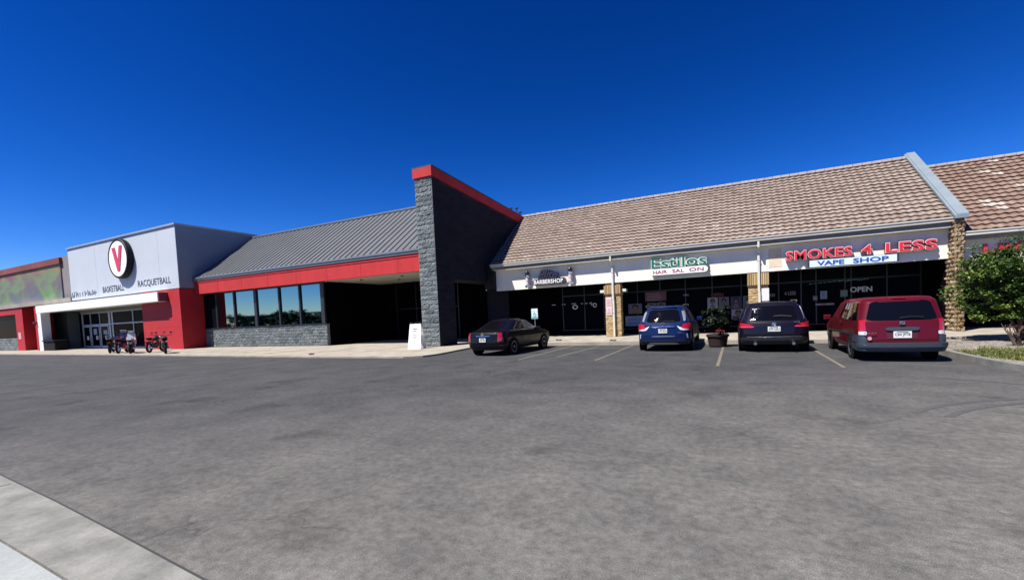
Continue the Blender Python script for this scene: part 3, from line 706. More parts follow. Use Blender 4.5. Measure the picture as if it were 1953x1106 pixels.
# stone pillar with its sloping coping
pl = empty('stone_pillar', (8.2, 24.5, 0), 0, 'rough tan stone pillar with a pale blue metal coping climbing the roof', 'wall')
def PL(mb, name, mat, **k): o = mb.build(name, mat, pl, **k); o.location = (-8.2, -24.5, 0); return o
b = MB(); b.box(8.03, 8.30, 24.3, 25.6, 0, 4.70)
b.extr([(24.6, 3), (24.6, 4.68), (30.05, 8.82), (30.05, 3)], 'x', 8.1, 8.31); PL(b, 'core', simple('mortar_stone', (.2, .16, .1), .95))
b = MB()
block_face(b, (8.0, 24.3, .15), (1, 0, 0), .33, 4.5, .20, .17, .035, .02, 4, seed=41, depth=.07)
block_face(b, (8.03, 25.6, .15), (0, -1, 0), 1.3, 4.5, .33, .17, .035, .02, 4, seed=42, depth=.07)
PL(b, 'stone_facing', TANS)
b = MB()
def cop(x0, x1, xs, h0, h1):
    y0, z0, y1, z1 = 24.12, 4.80, 30.1, 8.95
    b.add([(x0, y0, z0+h0), (x1, y0, z0+h0), (x1+xs, y1, z1+h0), (x0+xs, y1, z1+h0), (x0, y0, z0+h1), (x1, y0, z0+h1), (x1+xs, y1, z1+h1), (x0+xs, y1, z1+h1)],
          [(0, 3, 2, 1), (4, 5, 6, 7), (0, 1, 5, 4), (2, 3, 7, 6), (0, 4, 7, 3), (1, 2, 6, 5)])
cop(8.02, 8.37, .0, -.12, .05); cop(7.95, 8.02, 0, -.12, .0)
PL(b, 'coping', FLASH)

# ------------------------------------------------------------------ signs on the fascia
FY = 24.80
sb = empty('barbershop_sign', (-9.75, FY, 3.6), 0, 'dark sign reading Elite in script above BARBERSHOP in white letters', 'sign')
b = MB(); n = 24
def pill(x0, x1, z0, z1, y0, y1, r, mb, mi=0):
    p = []
    for cx_, cz, a0 in ((x1-r, z1-r, 0), (x0+r, z1-r, 90), (x0+r, z0+r, 180), (x1-r, z0+r, 270)):
        for i in range(7): a = radians(a0+15*i); p.append((cx_+r*cos(a), cz+r*sin(a)))
    mb.extr(p, 'y', y0, y1, mi)
pill(-.98, 1.02, -.30, .06, -.28, -.0, .12, b); b.build('backing', SGRY, sb)
b = text_mb('BARBERSHOP', -.9, .92, -.24, .0, -.285, .03, .012, spacing=1.05); b.build('lettering', SWHT, sb)
b = text_mb('Elite', -.66, .60, .04, .58, -.14, .14, .03, slant=.4); b.build('script_lettering', simple('script_black', (.02, .02, .035), .35), sb)
pole_labels = ['barber pole sign left of the Elite barbershop letters', 'barber pole sign right of the Elite barbershop letters']
def barber_pole():
    r = empty('barber_pole', (0, 0, 0))
    b = MB(); b.lathe([(.0, .98), (.10, .94), (.13, .86), (.13, .82), (.09, .74), (.10, .72)], n=20); b.build('ball', simple('ball_black', (.015, .015, .02), .25), r, smooth=True)
    b = MB(); b.lathe([(.12, .72), (.16, .70), (.16, .62), (.12, .58)], n=20); b.build('cap_ring', CHROME, r); b = MB(); b.lathe([(.12, .14), (.16, .10), (.16, .02), (.10, -.03)], n=20); b.build('cap_ring', CHROME, r)
    b = MB(); n = 48; rows = 14
    for j in range(rows):
        z0, z1 = .14+.44*j/rows, .14+.44*(j+1)/rows
        for k in range(n):
            a0, a1 = 2*pi*k/n, 2*pi*(k+1)/n
            ph = (k/n*2+j/rows*1.6) % 1; mi = 1 if ph < .28 else (2 if .5 < ph < .68 else 0)
            b.quad((.115*cos(a0), .115*sin(a0), z0), (.115*cos(a1), .115*sin(a1), z0), (.115*cos(a1), .115*sin(a1), z1), (.115*cos(a0), .115*sin(a0), z1), mi)
    b.build('striped_pole', [SWHT, SRED, simple('stripe_dark', (.03, .03, .09), .4)], r, fix=True)
    return r
for i, x in enumerate((-11.13, -8.42)):
    o = bp0 = barber_pole() if i == 0 else copy_tree(bp0)
    o.location = (x, FY-.19, 3.24); tag(o, pole_labels[i], 'barber pole', 'barber poles on the fascia')
SPALE = simple('pale_green_edge', (.62, .68, .60), .5)
es = empty('salon_sign', (-2.55, FY, 3.7), 0, 'green Estilos letters over a rounded white HAIR SALON panel', 'sign')
b = MB(); pill(-1.38, 1.40, -.36, -.02, -.26, 0, .16, b); b.build('panel_box', simple('box_mauve', (.14, .12, .14), .5), es)
b = MB(); pill(-1.37, 1.39, -.35, -.03, -.275, -.261, .155, b); b.build('panel_face', SWHT, es)
for tx, x0, x1 in (('HAIR', -1.25, -.55), ('SAL', -.30, .28), ('ON', .52, 1.2)):
    text_mb(tx, x0, x1, -.28, -.10, -.276, .01, .015).build('panel_lettering', simple('maroon_letter', (.25, .02, .05), .5), es)
b = text_mb('Estilos', -1.36, 1.36, .0, .56, -.10, .14, .05); b.build('letter_edge', SPALE, es)
b = text_mb('Estilos', -1.33, 1.33, .03, .53, -.241, .012, .006); b.build('letter_face', SGRN, es)
ss = empty('smoke_shop_sign', (5, FY, 3.6), 0, 'big red SMOKES 4 LESS channel letters above a white VAPE SHOP panel', 'sign')
for tx, x0, x1, zz in (('SMOKES', 2.18, 4.72, 0), ('4', 5.02, 5.42, .0), ('LESS', 5.86, 7.58, .0)):
    z0, z1 = 3.56+zz, 3.98+zz
    if tx == '4': z0 = 3.58
    b = text_mb(tx, x0-5, x1-5, z0-3.6-.02, z1-3.6+.03, -.04, .17, .05, spacing=1.06); b.build('letter_box', simple('return_dark', (.20, .012, .02), .5), ss)
    b = text_mb(tx, x0-5, x1-5, z0-3.6-.015, z1-3.6+.025, -.211, .01, .045, spacing=1.06); b.build('letter_trim', SRIM, ss)
    b = text_mb(tx, x0-5+.02, x1-5-.02, z0-3.6+.012, z1-3.6-.002, -.2215, .01, .02, spacing=1.06); b.build('letter_face', SRED, ss)
b = MB(); b.box(-1.9, 1.27, -.22, 0, -.43, -.10); b.build('panel_box', simple('box_dark', (.05, .05, .05), .5), ss)
b = MB(); b.box(-1.88, 1.25, -.226, -.221, -.415, -.115); b.build('panel_face', simple('panel_pale_blue', (.58, .72, .82), .4), ss)
for tx, x0, x1 in (('VAPE', -1.6, -.58), ('SHOP', -.27, .98)): text_mb(tx, x0, x1, -.37, -.16, -.227, .01, .03).build('panel_lettering', INKB, ss)
b = MB(); b.tube([(-.35, -.02, .36), (-.35, -.12, .36), (-.35, -.12, .42)], .02, 6); b.tube([(1.3, -.2, -.42), (1.3, -.2, .1)], .015, 6); b.build('conduit', BLKP, ss)
# neighbour's red letters, mostly behind the bush
b = MB()
for i, x in enumerate((9.0, 9.45, 9.9, 10.35, 10.8, 11.2)):
    b.bbox(x, x+.12, 24.66, 24.79, 3.2, 3.62, .02); b.bbox(x+.121, x+.33, 24.66, 24.79, 3.2+.15*(i % 3), 3.32+.15*(i % 3), .02)
    b.bbox(x+.2, x+.33, 24.66, 24.785, 3.34+.02*i, 3.62, .02) if i % 2 else None
tag(b.build('neighbour_sign', SRED), 'red letters half hidden behind the bush on the neighbour fascia', 'sign')

# ------------------------------------------------------------------ column and window notices
def notice(name, x0, x1, z0, z1, y, mat, label, lines=(), imat=INK, pic=None, cat='sign', group=None):
    r = empty(name, ((x0+x1)/2, y, z0), 0, label, cat, group)
    cx_ = (x0+x1)/2
    b = MB(); b.box(x0-cx_, x1-cx_, -.012, 0, 0, z1-z0); b.build('sheet', mat, r)
    if lines:
        b = MB()
        for tx, u0, u1, v0, v1 in lines:
            X0, X1 = x0-cx_+(x1-x0)*u0, x0-cx_+(x1-x0)*u1; Z0, Z1 = (z1-z0)*v0, (z1-z0)*v1
            if tx: text_mb(tx, X0, X1, Z0, Z1, -.0125, .004, .01, mb=b)
            else: b.box(X0, X1, -.0165, -.0125, Z0, Z1)
        b.build('print', imat, r)
    if pic: pic(r, x1-x0, z1-z0)
    return r
PINK = simple('sunfaded_sign', (.62, .50, .50), .5)
notice('parking_notice', -6.44, -6.13, 1.36, 2.36, 24.83, PINK, 'tall white and red NO PARKING notice on the brick column left of the salon',
       [('NO', .3, .7, .28, .38), ('', .2, .8, .2, .23), ('PARKING', .12, .88, .06, .15)]+[('', .15, .85, .5+.08*i, .53+.08*i) for i in range(5)], simple('red_print', (.4, .12, .15), .5))
notice('column_notice', 1.16, 1.50, 1.75, 2.36, 24.80, simple('blank_sign', (.62, .62, .60), .5), 'plain white board on the brick column left of the smoke shop', [('', .82, .88, .08, .14)])
def portrait(r, w_, h):
    b = MB(); b.lathe([(.18*w_, -.018), (.19*w_, -.0135)], (0, 0, h*.62), 'y', 16); b.extr([(-.35*w_, .02), (.35*w_, .02), (.12*w_, h*.42), (-.12*w_, h*.42)], 'y', -.0175, -.0135); b.build('picture', SKIN, r)
    b = MB(); b.extr([(-.26*w_, h*.35), (-.2*w_, h*.85), (.0, h*.93), (.22*w_, h*.82), (.27*w_, h*.32), (.2*w_, h*.6), (.0, h*.82), (-.19*w_, h*.6)], 'y', -.022, -.0185); b.build('hair_shape', simple('hair_dark', (.012, .01, .01), .8), r)
WYY = 27.40
pd = simple('poster_dim', (.10, .10, .12), .6); pp = simple('poster_pale', (.24, .24, .27), .6); pb = simple('poster_blue', (.20, .26, .36), .6)
notice('salon_poster', -5.75, -4.95, 1.35, 1.95, WYY, pd, 'dim poster with a round face above the pale lettered poster, left salon window', (), INK, portrait, 'poster', 'salon window posters')
notice('salon_poster', -5.95, -4.55, .62, 1.22, WYY, pb, 'pale blue poster reading RAYITO in the salon window behind the blue car', [('RAYITO', .12, .75, .55, .8), ('HIGHLIGHT', .05, .98, .15, .42)], INKB, None, 'poster', 'salon window posters')
notice('salon_poster', -4.75, -3.55, 2.05, 2.6, WYY, simple('poster_plum', (.10, .04, .055), .6), 'plum lettered banner above two posters in the salon window', [('', .05, .7, .75, .82), ('', .1, .75, .5, .6), ('', .05, .8, .28, .36), ('', .1, .7, .08, .16)], simple('plum_print', (.25, .15, .17), .6), None, 'poster', 'salon window posters')
notice('salon_poster', -4.65, -4.15, 1.4, 1.95, WYY, pd, 'dark portrait under the plum banner, left of its twin', (), INK, portrait, 'poster', 'salon window posters')
notice('salon_poster', -4.1, -3.6, 1.4, 1.95, WYY, pd, 'dark portrait under the plum banner, nearer the salon door', (), INK, portrait, 'poster', 'salon window posters')
notice('door_notice', -3.2, -2.98, 1.5, 1.75, WYY, pd, 'small framed notice on the salon door', [('', .2, .8, .3, .7)], pp, None)
for i, (x0, lb) in enumerate(((-1.35, 'pale grey hair model poster, leftmost of four beside the second column'), (-.78, 'hair model poster second from left beside the second column'),
                              (-.18, 'hair model poster third from left beside the second column'), (.42, 'hair model poster nearest the second column'))):
    notice('model_poster', x0, x0+.52, 1.42, 2.08, WYY, (pp, pd, simple('poster_navy', (.03, .03, .07), .6), pd)[i], lb, (), INK, portrait, 'poster', 'hair model posters')
notice('model_poster', -.15, .5, .85, 1.38, WYY, pp, 'hair poster with dark curls below the row of model posters', (), INK, portrait, 'poster', 'hair model posters')
# neon hair sign
b = text_mb('OPEN', -1.15, -.55, 2.1, 2.32, WYY-.01, .02, .01); tag(b.build('unlit_neon', simple('unlit_orange', (.16, .03, .015), .5)), 'unlit orange OPEN sign above the hair model posters', 'sign')
b = text_mb('1441', -2.62, -2.35, 2.25, 2.36, WYY, .01, .005); 
tag(b.build('street_number', simple('num_grey', (.3, .32, .34), .5)), 'small grey street number above the salon door', 'sign')
# smoke shop window
b = text_mb('OPEN', 5.15, 6.02, 1.98, 2.24, WYY-.01, .03, .02); o = b.build('open_sign', simple('open_white', (.55, .56, .55), .4)); tag(o, 'white block letters OPEN in the smoke shop window', 'sign')
b = text_mb('4 LESS', 2.36, 2.86, 2.0, 2.19, WYY, .01, .01); tag(b.build('window_lettering', simple('less_grey', (.26, .20, .20), .5)), 'faded 4 LESS lettering in the smoke shop window', 'sign')
b = text_mb('SMOKES', 1.36, 1.93, 1.97, 2.12, WYY, .01, .01); tag(b.build('window_lettering', simple('smk_grey', (.2, .2, .2), .5)), 'faded SMOKES lettering partly behind the second column', 'sign')
notice('shop_notice', 3.92, 4.2, 1.72, 2.12, WYY, pb, 'pale blue notice on the smoke shop door', [('', .2, .8, .15+.16*i, .2+.16*i) for i in range(5)], INK)
notice('shop_notice', 4.75, 5.05, 1.78, 2.12, WYY, simple('notice_green', (.08, .13, .10), .6), 'dim green notice just left of the OPEN letters', [('', .1, .9, .2+.2*i, .26+.2*i) for i in range(4)], pp)
notice('shop_notice', 3.6, 3.8, 1.66, 1.9, WYY, pd, 'small grey notice left of the pale door notice', [('', .2, .8, .3, .7)], pp)
notice('shop_notice', 3.7, 4.5, 1.40, 1.5, WYY, simple('strip_red', (.20, .10, .11), .6), 'narrow reddish sticker strip below the door notices', [('', .05, .3, .2, .8), ('', .6, .95, .2, .8)], pp)
b = MB(); 
for i in range(9): b.bbox(3.45+i*.2, 3.6+i*.2, 27.44, 27.455, 2.50+.012*i, 2.53+.012*i, .005)
b.tube([(4.7, 27.43, 2.55), (4.9, 27.43, 2.60), (5.0, 27.43, 2.54), (5.3, 27.43, 2.6), (5.6, 27.43, 2.57), (5.9, 27.43, 2.62)], .015, 5)
tag(b.build('window_lights', simple('tube_cyan', (.10, .26, .24), .4)), 'string of dim bluish tubes across the smoke shop transom', 'lights')
# barbershop window
b = MB(); b.torus((0, 0, 0), .13, .028, 'y', 24, 6); o = b.build('door_decal', SWHT); o.location = (-9.12, WYY, 1.93); o.scale = (1.15, .4, .85); tag(o, 'white oval ring decal on the barbershop window', 'decal')
b = MB(); b.torus((.22, 0, -.06), .11, .024, 'y', 24, 6); b.tube([(-.12, 0, .06), (-.02, 0, .12), (.05, 0, .05), (.0, 0, -.06)], .024, 6)
o = b.build('door_decal', SWHT); o.location = (-8.05, WYY, 2.05); tag(o, 'white curved stroke decal nearest the first brick column', 'decal')
b = MB()
for x0, x1, z in ((-10.7, -10.45, 2.12), (-10.0, -9.92, 2.12), (-9.85, -9.77, 2.12), (-9.35, -9.05, 2.13), (-8.72, -8.6, 2.11), (-8.45, -8.3, 2.11)): b.box(x0, x1, WYY-.01, WYY, z, z+.035)
tag(b.build('interior_lights', simple('lit_strip', (.6, .62, .65), .5)), 'row of small white strip lights seen through the barbershop glass', 'lights')

# ------------------------------------------------------------------ street furniture
af = empty('sandwich_board', (-15.15, 18.9, .07), radians(17), 'white A-frame sandwich board leaning at the foot of the block wall', 'sign')
b = MB()
def panel(mb, s):
    mb.add([(-.36, s*.36, 0), (.36, s*.36, 0), (.30, s*.05, 1.3), (-.30, s*.05, 1.3), (-.36, s*.36+s*.03, 0), (.36, s*.36+s*.03, 0), (.30, s*.05+s*.03, 1.3), (-.30, s*.05+s*.03, 1.3)],
           [(0, 1, 2, 3), (4, 7, 6, 5), (0, 4, 5, 1), (2, 6, 7, 3), (0, 3, 7, 4), (1, 5, 6, 2)])
for s in (-1, 1): b = MB(); panel(b, s); b.build('board', SWHT, af)
b = MB(); b.bbox(-.31, -.18, -.07, .07, 1.3, 1.38, .02); b.bbox(.18, .31, -.07, .07, 1.3, 1.38, .02); b.tube([(-.1, 0, 1.3), (-.06, 0, 1.36), (.06, 0, 1.36), (.1, 0, 1.3)], .02, 6); b.build('hinge', BLKP, af)
b = MB()
for i, (w_, z) in enumerate(((.16, 1.02), (.14, .90), (.2, .80), (.17, .72), (.18, .62), (.13, .55))):
    y = -(.36+(.05-.36)*z/1.3)-.035; b.box(-w_+.05, w_-.05, y-.005, y, z, z+(.05 if i < 2 else .02))
b.build('print', simple('print_grey', (.25, .26, .28), .6), af)
sp = empty('parking_sign', (-9.25, 21.2, .15), radians(8), 'small white and green parking sign on a post behind the black sedan', 'sign')
b = MB(); b.cyl((0, 0, 0), (0, 0, 1.68), .025, 8); b.build('post', RIM, sp)
b = MB(); b.bbox(-.17, .17, -.04, -.03, 1.22, 1.74, .004); b.build('plate', simple('sign_plate_white', (.62, .75, .72), .4), sp)
b = MB(); b.torus((.0, -.043, 1.42), .07, .012, 'y', 16, 5); b.tube([(-.02, -.043, 1.62), (-.01, -.043, 1.48), (.05, -.043, 1.47), (.08, -.043, 1.38)], .013, 5); b.box(-.15, .15, -.044, -.041, 1.25, 1.31); b.build('symbol', simple('sign_teal', (.04, .28, .24), .4), sp)
b = MB(); b.bbox(-64.2, -61.6, 19.6, 20.6, .07, 1.0, .06); b.bbox(-64.3, -61.5, 19.5, 20.7, 1.0, 1.12, .03)
tag(b.build('trash_bin', BLACK), 'low black bin with a lid beside the gym entrance', 'bin')
# small weeds and rubble by the kerb
for q, (x, y, z, lb) in enumerate(((-5.2, 21.4, .15, 'dry dead leaf scrap on the sidewalk by the first column'), (-8.3, 22.2, .15, 'dark flat scrap on the sidewalk before the barbershop'), (-19.3, 15.6, .07, 'small dark scrap on the left walkway'))):
    b = MB(); rr = random.Random(q)
    for i in range(5):
        a = rr.uniform(0, 6.28); b.bbox(.12*cos(a)*i/3-.06, .12*cos(a)*i/3+.06, .1*sin(a)-.04, .1*sin(a)+.04, .0, .02+.012*i, .004)
    o = b.build('litter', BARK); o.location = (x, y, z); tag(o, lb, 'litter')

# ------------------------------------------------------------------ vehicles
def lerp_tab(tab, z):
    if z <= tab[0][0]: return tab[0][1]
    for (a, u), (b_, v_) in zip(tab, tab[1:]):
        if z <= b_: 
            t_ = (z-a)/(b_-a); return u+(v_-u)*t_
    return tab[-1][1]
class Car:
    """body as stacked plan outlines; P(z,q) gives a point: |q| 0..1 rear flat, 1..2 corner, 2..3 side, 3..4 corner, 4..5 front"""
    def __init__(s, yr, yf, hw, rad, z0, z1, bow=.12, crown=.05):
        s.yr, s.yf, s.hw, s.rad, s.z0, s.z1, s.bow, s.crown = yr, yf, hw, rad, z0, z1, bow, crown
    def P(s, z, q):
        yr, yf, w_, r = lerp_tab(s.yr, z), lerp_tab(s.yf, z), lerp_tab(s.hw, z), lerp_tab(s.rad, z)
        sg = -1 if q < 0 else 1; a = abs(q)
        if a <= 1: x, y = (w_-r)*a, yr
        elif a <= 2: th = (a-1)*pi/2; x, y = w_-r+r*sin(th), yr+r-r*cos(th)
        elif a <= 3: x, y = w_, yr+r+(yf-yr-2*r)*(a-2)
        elif a <= 4: th = (a-3)*pi/2; x, y = w_-r+r*cos(th), yf-r+r*sin(th)
        else: x, y = (w_-r)*(5-a), yf
        t_ = (y-yr)/(yf-yr) if yf > yr else .5
        y += s.bow*(x/w_)**2*((1-t_)**2)-s.bow*1.5*(x/w_)**2*(t_**2)
        mid = 1-.03*(2*t_-1)**2
        return Vector((x*sg*mid, y, z))
    def N(s, z, q):
        e = .004; a = s.P(z, q+e)-s.P(z, q-e); b_ = s.P(z+e, q)-s.P(z-e, q)
        n_ = a.cross(b_)
        if n_.length < 1e-9: return Vector((0, -1, 0))
        return n_.normalized()
    def body(s, root, mat, name='body', levels=44):
        mb = MB(); qs = []
        for a, b_, n in ((0, 1, 8), (1, 2, 6), (2, 3, 26), (3, 4, 6), (4, 5, 6)):
            qs += [a+(b_-a)*i/n for i in range(n)]
        qs += [5]; full = qs+[-q for q in qs[-2:0:-1]]
        zs = sorted(set([s.z0+(s.z1-s.z0)*i/levels for i in range(levels+1)]+[z for z, _ in s.yf if s.z0 < z < s.z1]+[z for z, _ in s.yr if s.z0 < z < s.z1]))
        vs = []; n = len(full)
        for z in zs: vs += [s.P(z, q) for q in full]
        L = len(zs); c = Vector((0, (lerp_tab(s.yr, s.z1)+lerp_tab(s.yf, s.z1))/2, s.z1))
        top = [s.P(s.z1, q) for q in full]
        for k_, h in ((.93, .35), (.8, .62), (.55, .88), (.25, 1.0)):
            vs += [Vector((c.x+(p.x-c.x)*k_, c.y+(p.y-c.y)*k_, s.z1+s.crown*h)) for p in top]
        L += 4; fs = []
        for j in range(L-1):
            for i in range(n): fs.append((j*n+i, j*n+(i+1) % n, (j+1)*n+(i+1) % n, (j+1)*n+i))
        fs.append(tuple(range((L-1)*n, L*n))); fs.append(tuple(range(n))[::-1])
        mb.add(vs, fs); return mb.build(name, mat, root, smooth=True)
    def patch(s, root, name, mat, corners, d=.006, rd=.15, K=7, n=12, dep=.02, smooth=True):
        """corners (q,z) : lower-left, lower-right, upper-right, upper-left"""
        (q0, z0), (q1, z1), (q2, z2), (q3, z3) = corners
        def uv(a, b_): return ((q0*(1-a)+q1*a)*(1-b_)+(q3*(1-a)+q2*a)*b_, (z0*(1-a)+z1*a)*(1-b_)+(z3*(1-a)+z2*a)*b_)
        ring = []
        for cx_, cz, a0 in ((1-rd, 1-rd, 0), (rd, 1-rd, 90), (rd, rd, 180), (1-rd, rd, 270)):
            for i in range(5): a = radians(a0+22.5*i); ring.append((cx_+rd*cos(a), cz+rd*sin(a)))
            nx_ = {0: (rd, 1), 90: (0, rd), 180: (1-rd, 0), 270: (1, 1-rd)}[a0]; last = ring[-1]
            for i in range(1, n): ring.append((last[0]+(nx_[0]-last[0])*i/n, last[1]+(nx_[1]-last[1])*i/n))
        mb = MB(); vs = []; N_ = len(ring)
        for k_ in range(K):
            f = 1-k_/(K-1)*.98
            for (a, b_) in ring:
                q, z = uv(.5+(a-.5)*f, .5+(b_-.5)*f); vs.append(s.P(z, q)+s.N(z, q)*d)
        fs = []
        for k_ in range(K-1):
            for i in range(N_): fs.append((k_*N_+i, k_*N_+(i+1) % N_, (k_+1)*N_+(i+1) % N_, (k_+1)*N_+i))
        fs.append(tuple(range((K-1)*N_, K*N_)))
        k0 = len(vs)
        for (a, b_) in ring:
            q, z = uv(a, b_); vs.append(s.P(z, q)-s.N(z, q)*dep)
        for i in range(N_): fs.append((i, (i+1) % N_, k0+(i+1) % N_, k0+i))
        mb.add(vs, fs); return mb.build(name, mat, root, smooth=False)
def seams(c, root, lines, wd=.006, mat=None, name='panel_seams', d=.0035, mirror=True):
    """thin gaps between body panels, laid over the body surface"""
    mb = MB()
    for ln in lines:
        for sg in ((1, -1) if mirror else (1,)):
            pts = []
            for (q0, z0), (q1, z1) in zip(ln, ln[1:]):
                n = max(2, int(max(abs(q1-q0)*22, abs(z1-z0)*25)))
                pts += [(sg*(q0+(q1-q0)*i/n), z0+(z1-z0)*i/n) for i in range(n)]
            pts.append((sg*ln[-1][0], ln[-1][1]))
            P = [c.P(z, q)+c.N(z, q)*d for q, z in pts]; N = [c.N(z, q) for q, z in pts]
            for i in range(len(P)-1):
                t_ = (P[i+1]-P[i])
                if t_.length < 1e-6: continue
                w_ = t_.normalized().cross(N[i])*wd
                mb.quad(P[i]-w_, P[i]+w_, P[i+1]+w_, P[i+1]-w_)
    return mb.build(name, mat or BLACK, root, fix=False)
def wheels(root, W, yr, yf, R, rimstyle=5, rimmat=None, tw=.2):
    rimmat = rimmat or RIM
    for sx in (-1, 1):
        for yy in (yr, yf):
            b = MB(); b.lathe([(R+.065, 0), (R+.065, .012)], (0, yy, R+.0), 'x', 40); a = b.build('wheel_arch', BLACK, root)
            a.location.x = sx*(W-.004) if sx > 0 else -W-.008
            b = MB(); h = tw/2
            b.lathe([(R*.66, -h*.8), (R*.68, -h), (R*.93, -h), (R, -h*.75), (R, h*.75), (R*.93, h), (R*.68, h), (R*.66, h*.8)], axis='x', n=40)
            t_ = b.build('tyre', BLACK, root, smooth=False); t_.location = (sx*(W+.02-h), yy, R)
            t_.name = 'wheel'
            b = MB(); x1 = sx*h*.75
            b.torus((x1, 0, 0), R*.64, .02, 'x', 32, 6); b.lathe([(R*.14, x1-.02), (R*.12, x1+sx*.02)], axis='x', n=14)
            for i in range(rimstyle):
                a_ = 2*pi*i/rimstyle; ca, sa = cos(a_), sin(a_); cb, sb_ = -sa, ca
                p = [(ca*.12*R+cb*.10*R, sa*.12*R+sb_*.10*R), (ca*.12*R-cb*.10*R, sa*.12*R-sb_*.10*R), (ca*.64*R-cb*.13*R, sa*.64*R-sb_*.13*R), (ca*.64*R+cb*.13*R, sa*.64*R+sb_*.13*R)]
                b.extr(p, 'x', x1-sx*.012, x1+sx*.012)
            b.build('rim', rimmat, t_)
            b = MB(); b.lathe([(R*.62, -.005), (R*.62, .005)], axis='x', n=24); bb = b.build('brake_disc', BLKP, t_); bb.location.x = sx*h*.35
def plate_at(root, z, y, txt, x=0, w_=.31, h=.155, frame=None):
    b = MB(); b.bbox(x-w_/2, x+w_/2, y-.012, y, z-h/2, z+h/2, .004); p = b.build('license_plate', PLATE, root)
    b = text_mb(txt, x-w_*.42, x+w_*.42, z-h*.28, z+h*.25, y-.0122, .003, .01); b.box(x-w_*.3, x+w_*.3, y-.016, y-.0122, z+h*.34, z+h*.42); b.build('plate_number', INK, p)
def mirrors(root, W, y, z, mat):
    for s in (-1, 1):
        b = MB(); b.bbox(s*(W+.02) if s > 0 else -W-.22, W+.22 if s > 0 else -W-.02, y-.07, y+.07, z-.07, z+.09, .03); b.build('mirror', mat, root)

# --- blue crossover
suvb = empty('blue_crossover', (-2.40, 17.3, 0), 0, 'navy blue crossover with roof rails and V-shaped chrome tail trim', 'car')
NAVY = paint('navy_paint', (.002, .011, .060))
c = Car(yr=[(.26, .10), (.40, .02), (.62, .0), (.82, .02), (.98, .05), (1.10, .10), (1.5, .36), (1.66, .52)],
        yf=[(.26, 4.75), (.6, 4.85), (.85, 4.78), (1.0, 4.45), (1.10, 3.75), (1.5, 3.05), (1.66, 2.7)],
        hw=[(.26, .90), (.45, .965), (.85, .965), (1.05, .93), (1.5, .74), (1.66, .64)],
        rad=[(.26, .22), (.6, .24), (1.0, .26), (1.66, .2)], z0=.26, z1=1.66, bow=.16, crown=.06)
c.body(suvb, NAVY)
c.patch(suvb, 'rear_window', CARGL, [(-.98, 1.10), (.98, 1.10), (1.05, 1.56), (-1.05, 1.56)], rd=.14)
for s in (-1, 1):
    def Q(a, z): return (s*a, z)
    f = (lambda l: l) if s > 0 else (lambda l: [l[1], l[0], l[3], l[2]])
    c.patch(suvb, 'quarter_glass', simple('quarter_pale%d' % s, (.20, .22, .24), .1), f([Q(1.22, 1.12), Q(1.42, 1.14), Q(1.85, 1.50), Q(1.35, 1.50)]), rd=.1, K=4, n=4)
    c.patch(suvb, 'taillight', LAMPR, f([Q(.90, .86), Q(2.04, .80), Q(2.06, 1.05), Q(1.10, 1.03)]), d=.018, rd=.2)
    c.patch(suvb, 'tail_lens', LAMPW, f([Q(.88, .79), Q(1.75, .79), Q(1.0, .875), Q(.70, .97)]), d=.014, rd=.2, K=5, n=5)
    c.patch(suvb, 'side_window', CARGL, f([Q(2.04, 1.12), Q(2.33, 1.10), Q(2.33, 1.50), Q(2.12, 1.48)]), rd=.12, K=5)
    c.patch(suvb, 'side_window', CARGL, f([Q(2.35, 1.10), Q(2.70, 1.09), Q(2.62, 1.50), Q(2.35, 1.50)]), rd=.08, K=5)
    c.patch(suvb, 'bumper_reflector', simple('refl_pale%d' % s, (.35, .38, .45), .2), f([Q(1.35, .50), Q(1.5, .48), Q(1.42, .66), Q(1.3, .64)]), d=.01, K=4, n=3)
    b = MB(); b.tube([(s*.66, .55, 1.66), (s*.68, .66, 1.725), (s*.68, 2.6, 1.74), (s*.66, 2.8, 1.68)], .017, 6); b.build('roof_rail', simple('rail_dark', (.10, .10, .11), .4, .6), suvb)
c.patch(suvb, 'bumper', BLKP, [(-1.9, .28), (1.9, .28), (1.8, .42), (-1.8, .42)], d=.015, rd=.2)
c.patch(suvb, 'skid_plate', RIM, [(-.85, .285), (.85, .285), (.7, .34), (-.7, .34)], d=.03, rd=.2, K=4)
c.patch(suvb, 'tail_trim', CHROME, [(-.66, .905), (.66, .905), (.60, .955), (-.60, .955)], d=.03, rd=.3, K=4)
c.patch(suvb, 'bumper_trim', simple('bumper_silver', (.25, .28, .36), .3, .6), [(-.62, .56), (.62, .56), (.55, .60), (-.55, .60)], d=.012, rd=.3, K=4)
plate_at(suvb, .78, -.005, 'Y7O 4UG')
b = MB(); b.torus((0, .02, 1.03), .065, .014, 'y', 24, 6); b.tube([(-.05, .015, 1.055), (0, .01, 1.0), (.05, .015, 1.055)], .012, 5); b.build('emblem', CHROME, suvb)
b = text_mb('4WD', .52, .66, .70, .73, .03, .01, .01); b.build('badge', CHROME, suvb)
b = MB(); b.tube([(.0, .10, 1.13), (.16, .13, 1.15), (.42, .15, 1.13)], .012, 5); b.build('wiper', BLKP, suvb)
c.patch(suvb, 'spoiler', NAVY, [(-1.05, 1.60), (1.05, 1.60), (1.0, 1.655), (-1.0, 1.655)], d=.05, rd=.2, K=4)
c.patch(suvb, 'windshield', CARGL, [(4.05, 1.12), (5.95, 1.12), (5.95, 1.56), (4.05, 1.56)], K=4) if False else None
seams(c, suvb, [[(0, .64), (.95, .64), (.97, .80)], [(1.06, 1.06), (1.0, 1.08)], [(1.1, .80), (2.05, .78)], [(2.34, .36), (2.34, 1.52)], [(2.69, .36), (2.71, 1.1), (2.62, 1.5)], [(2.10, .80), (2.10, 1.10)], [(2.1, .36), (2.7, .34)], [(1.06, 1.58), (2.1, 1.6)]])
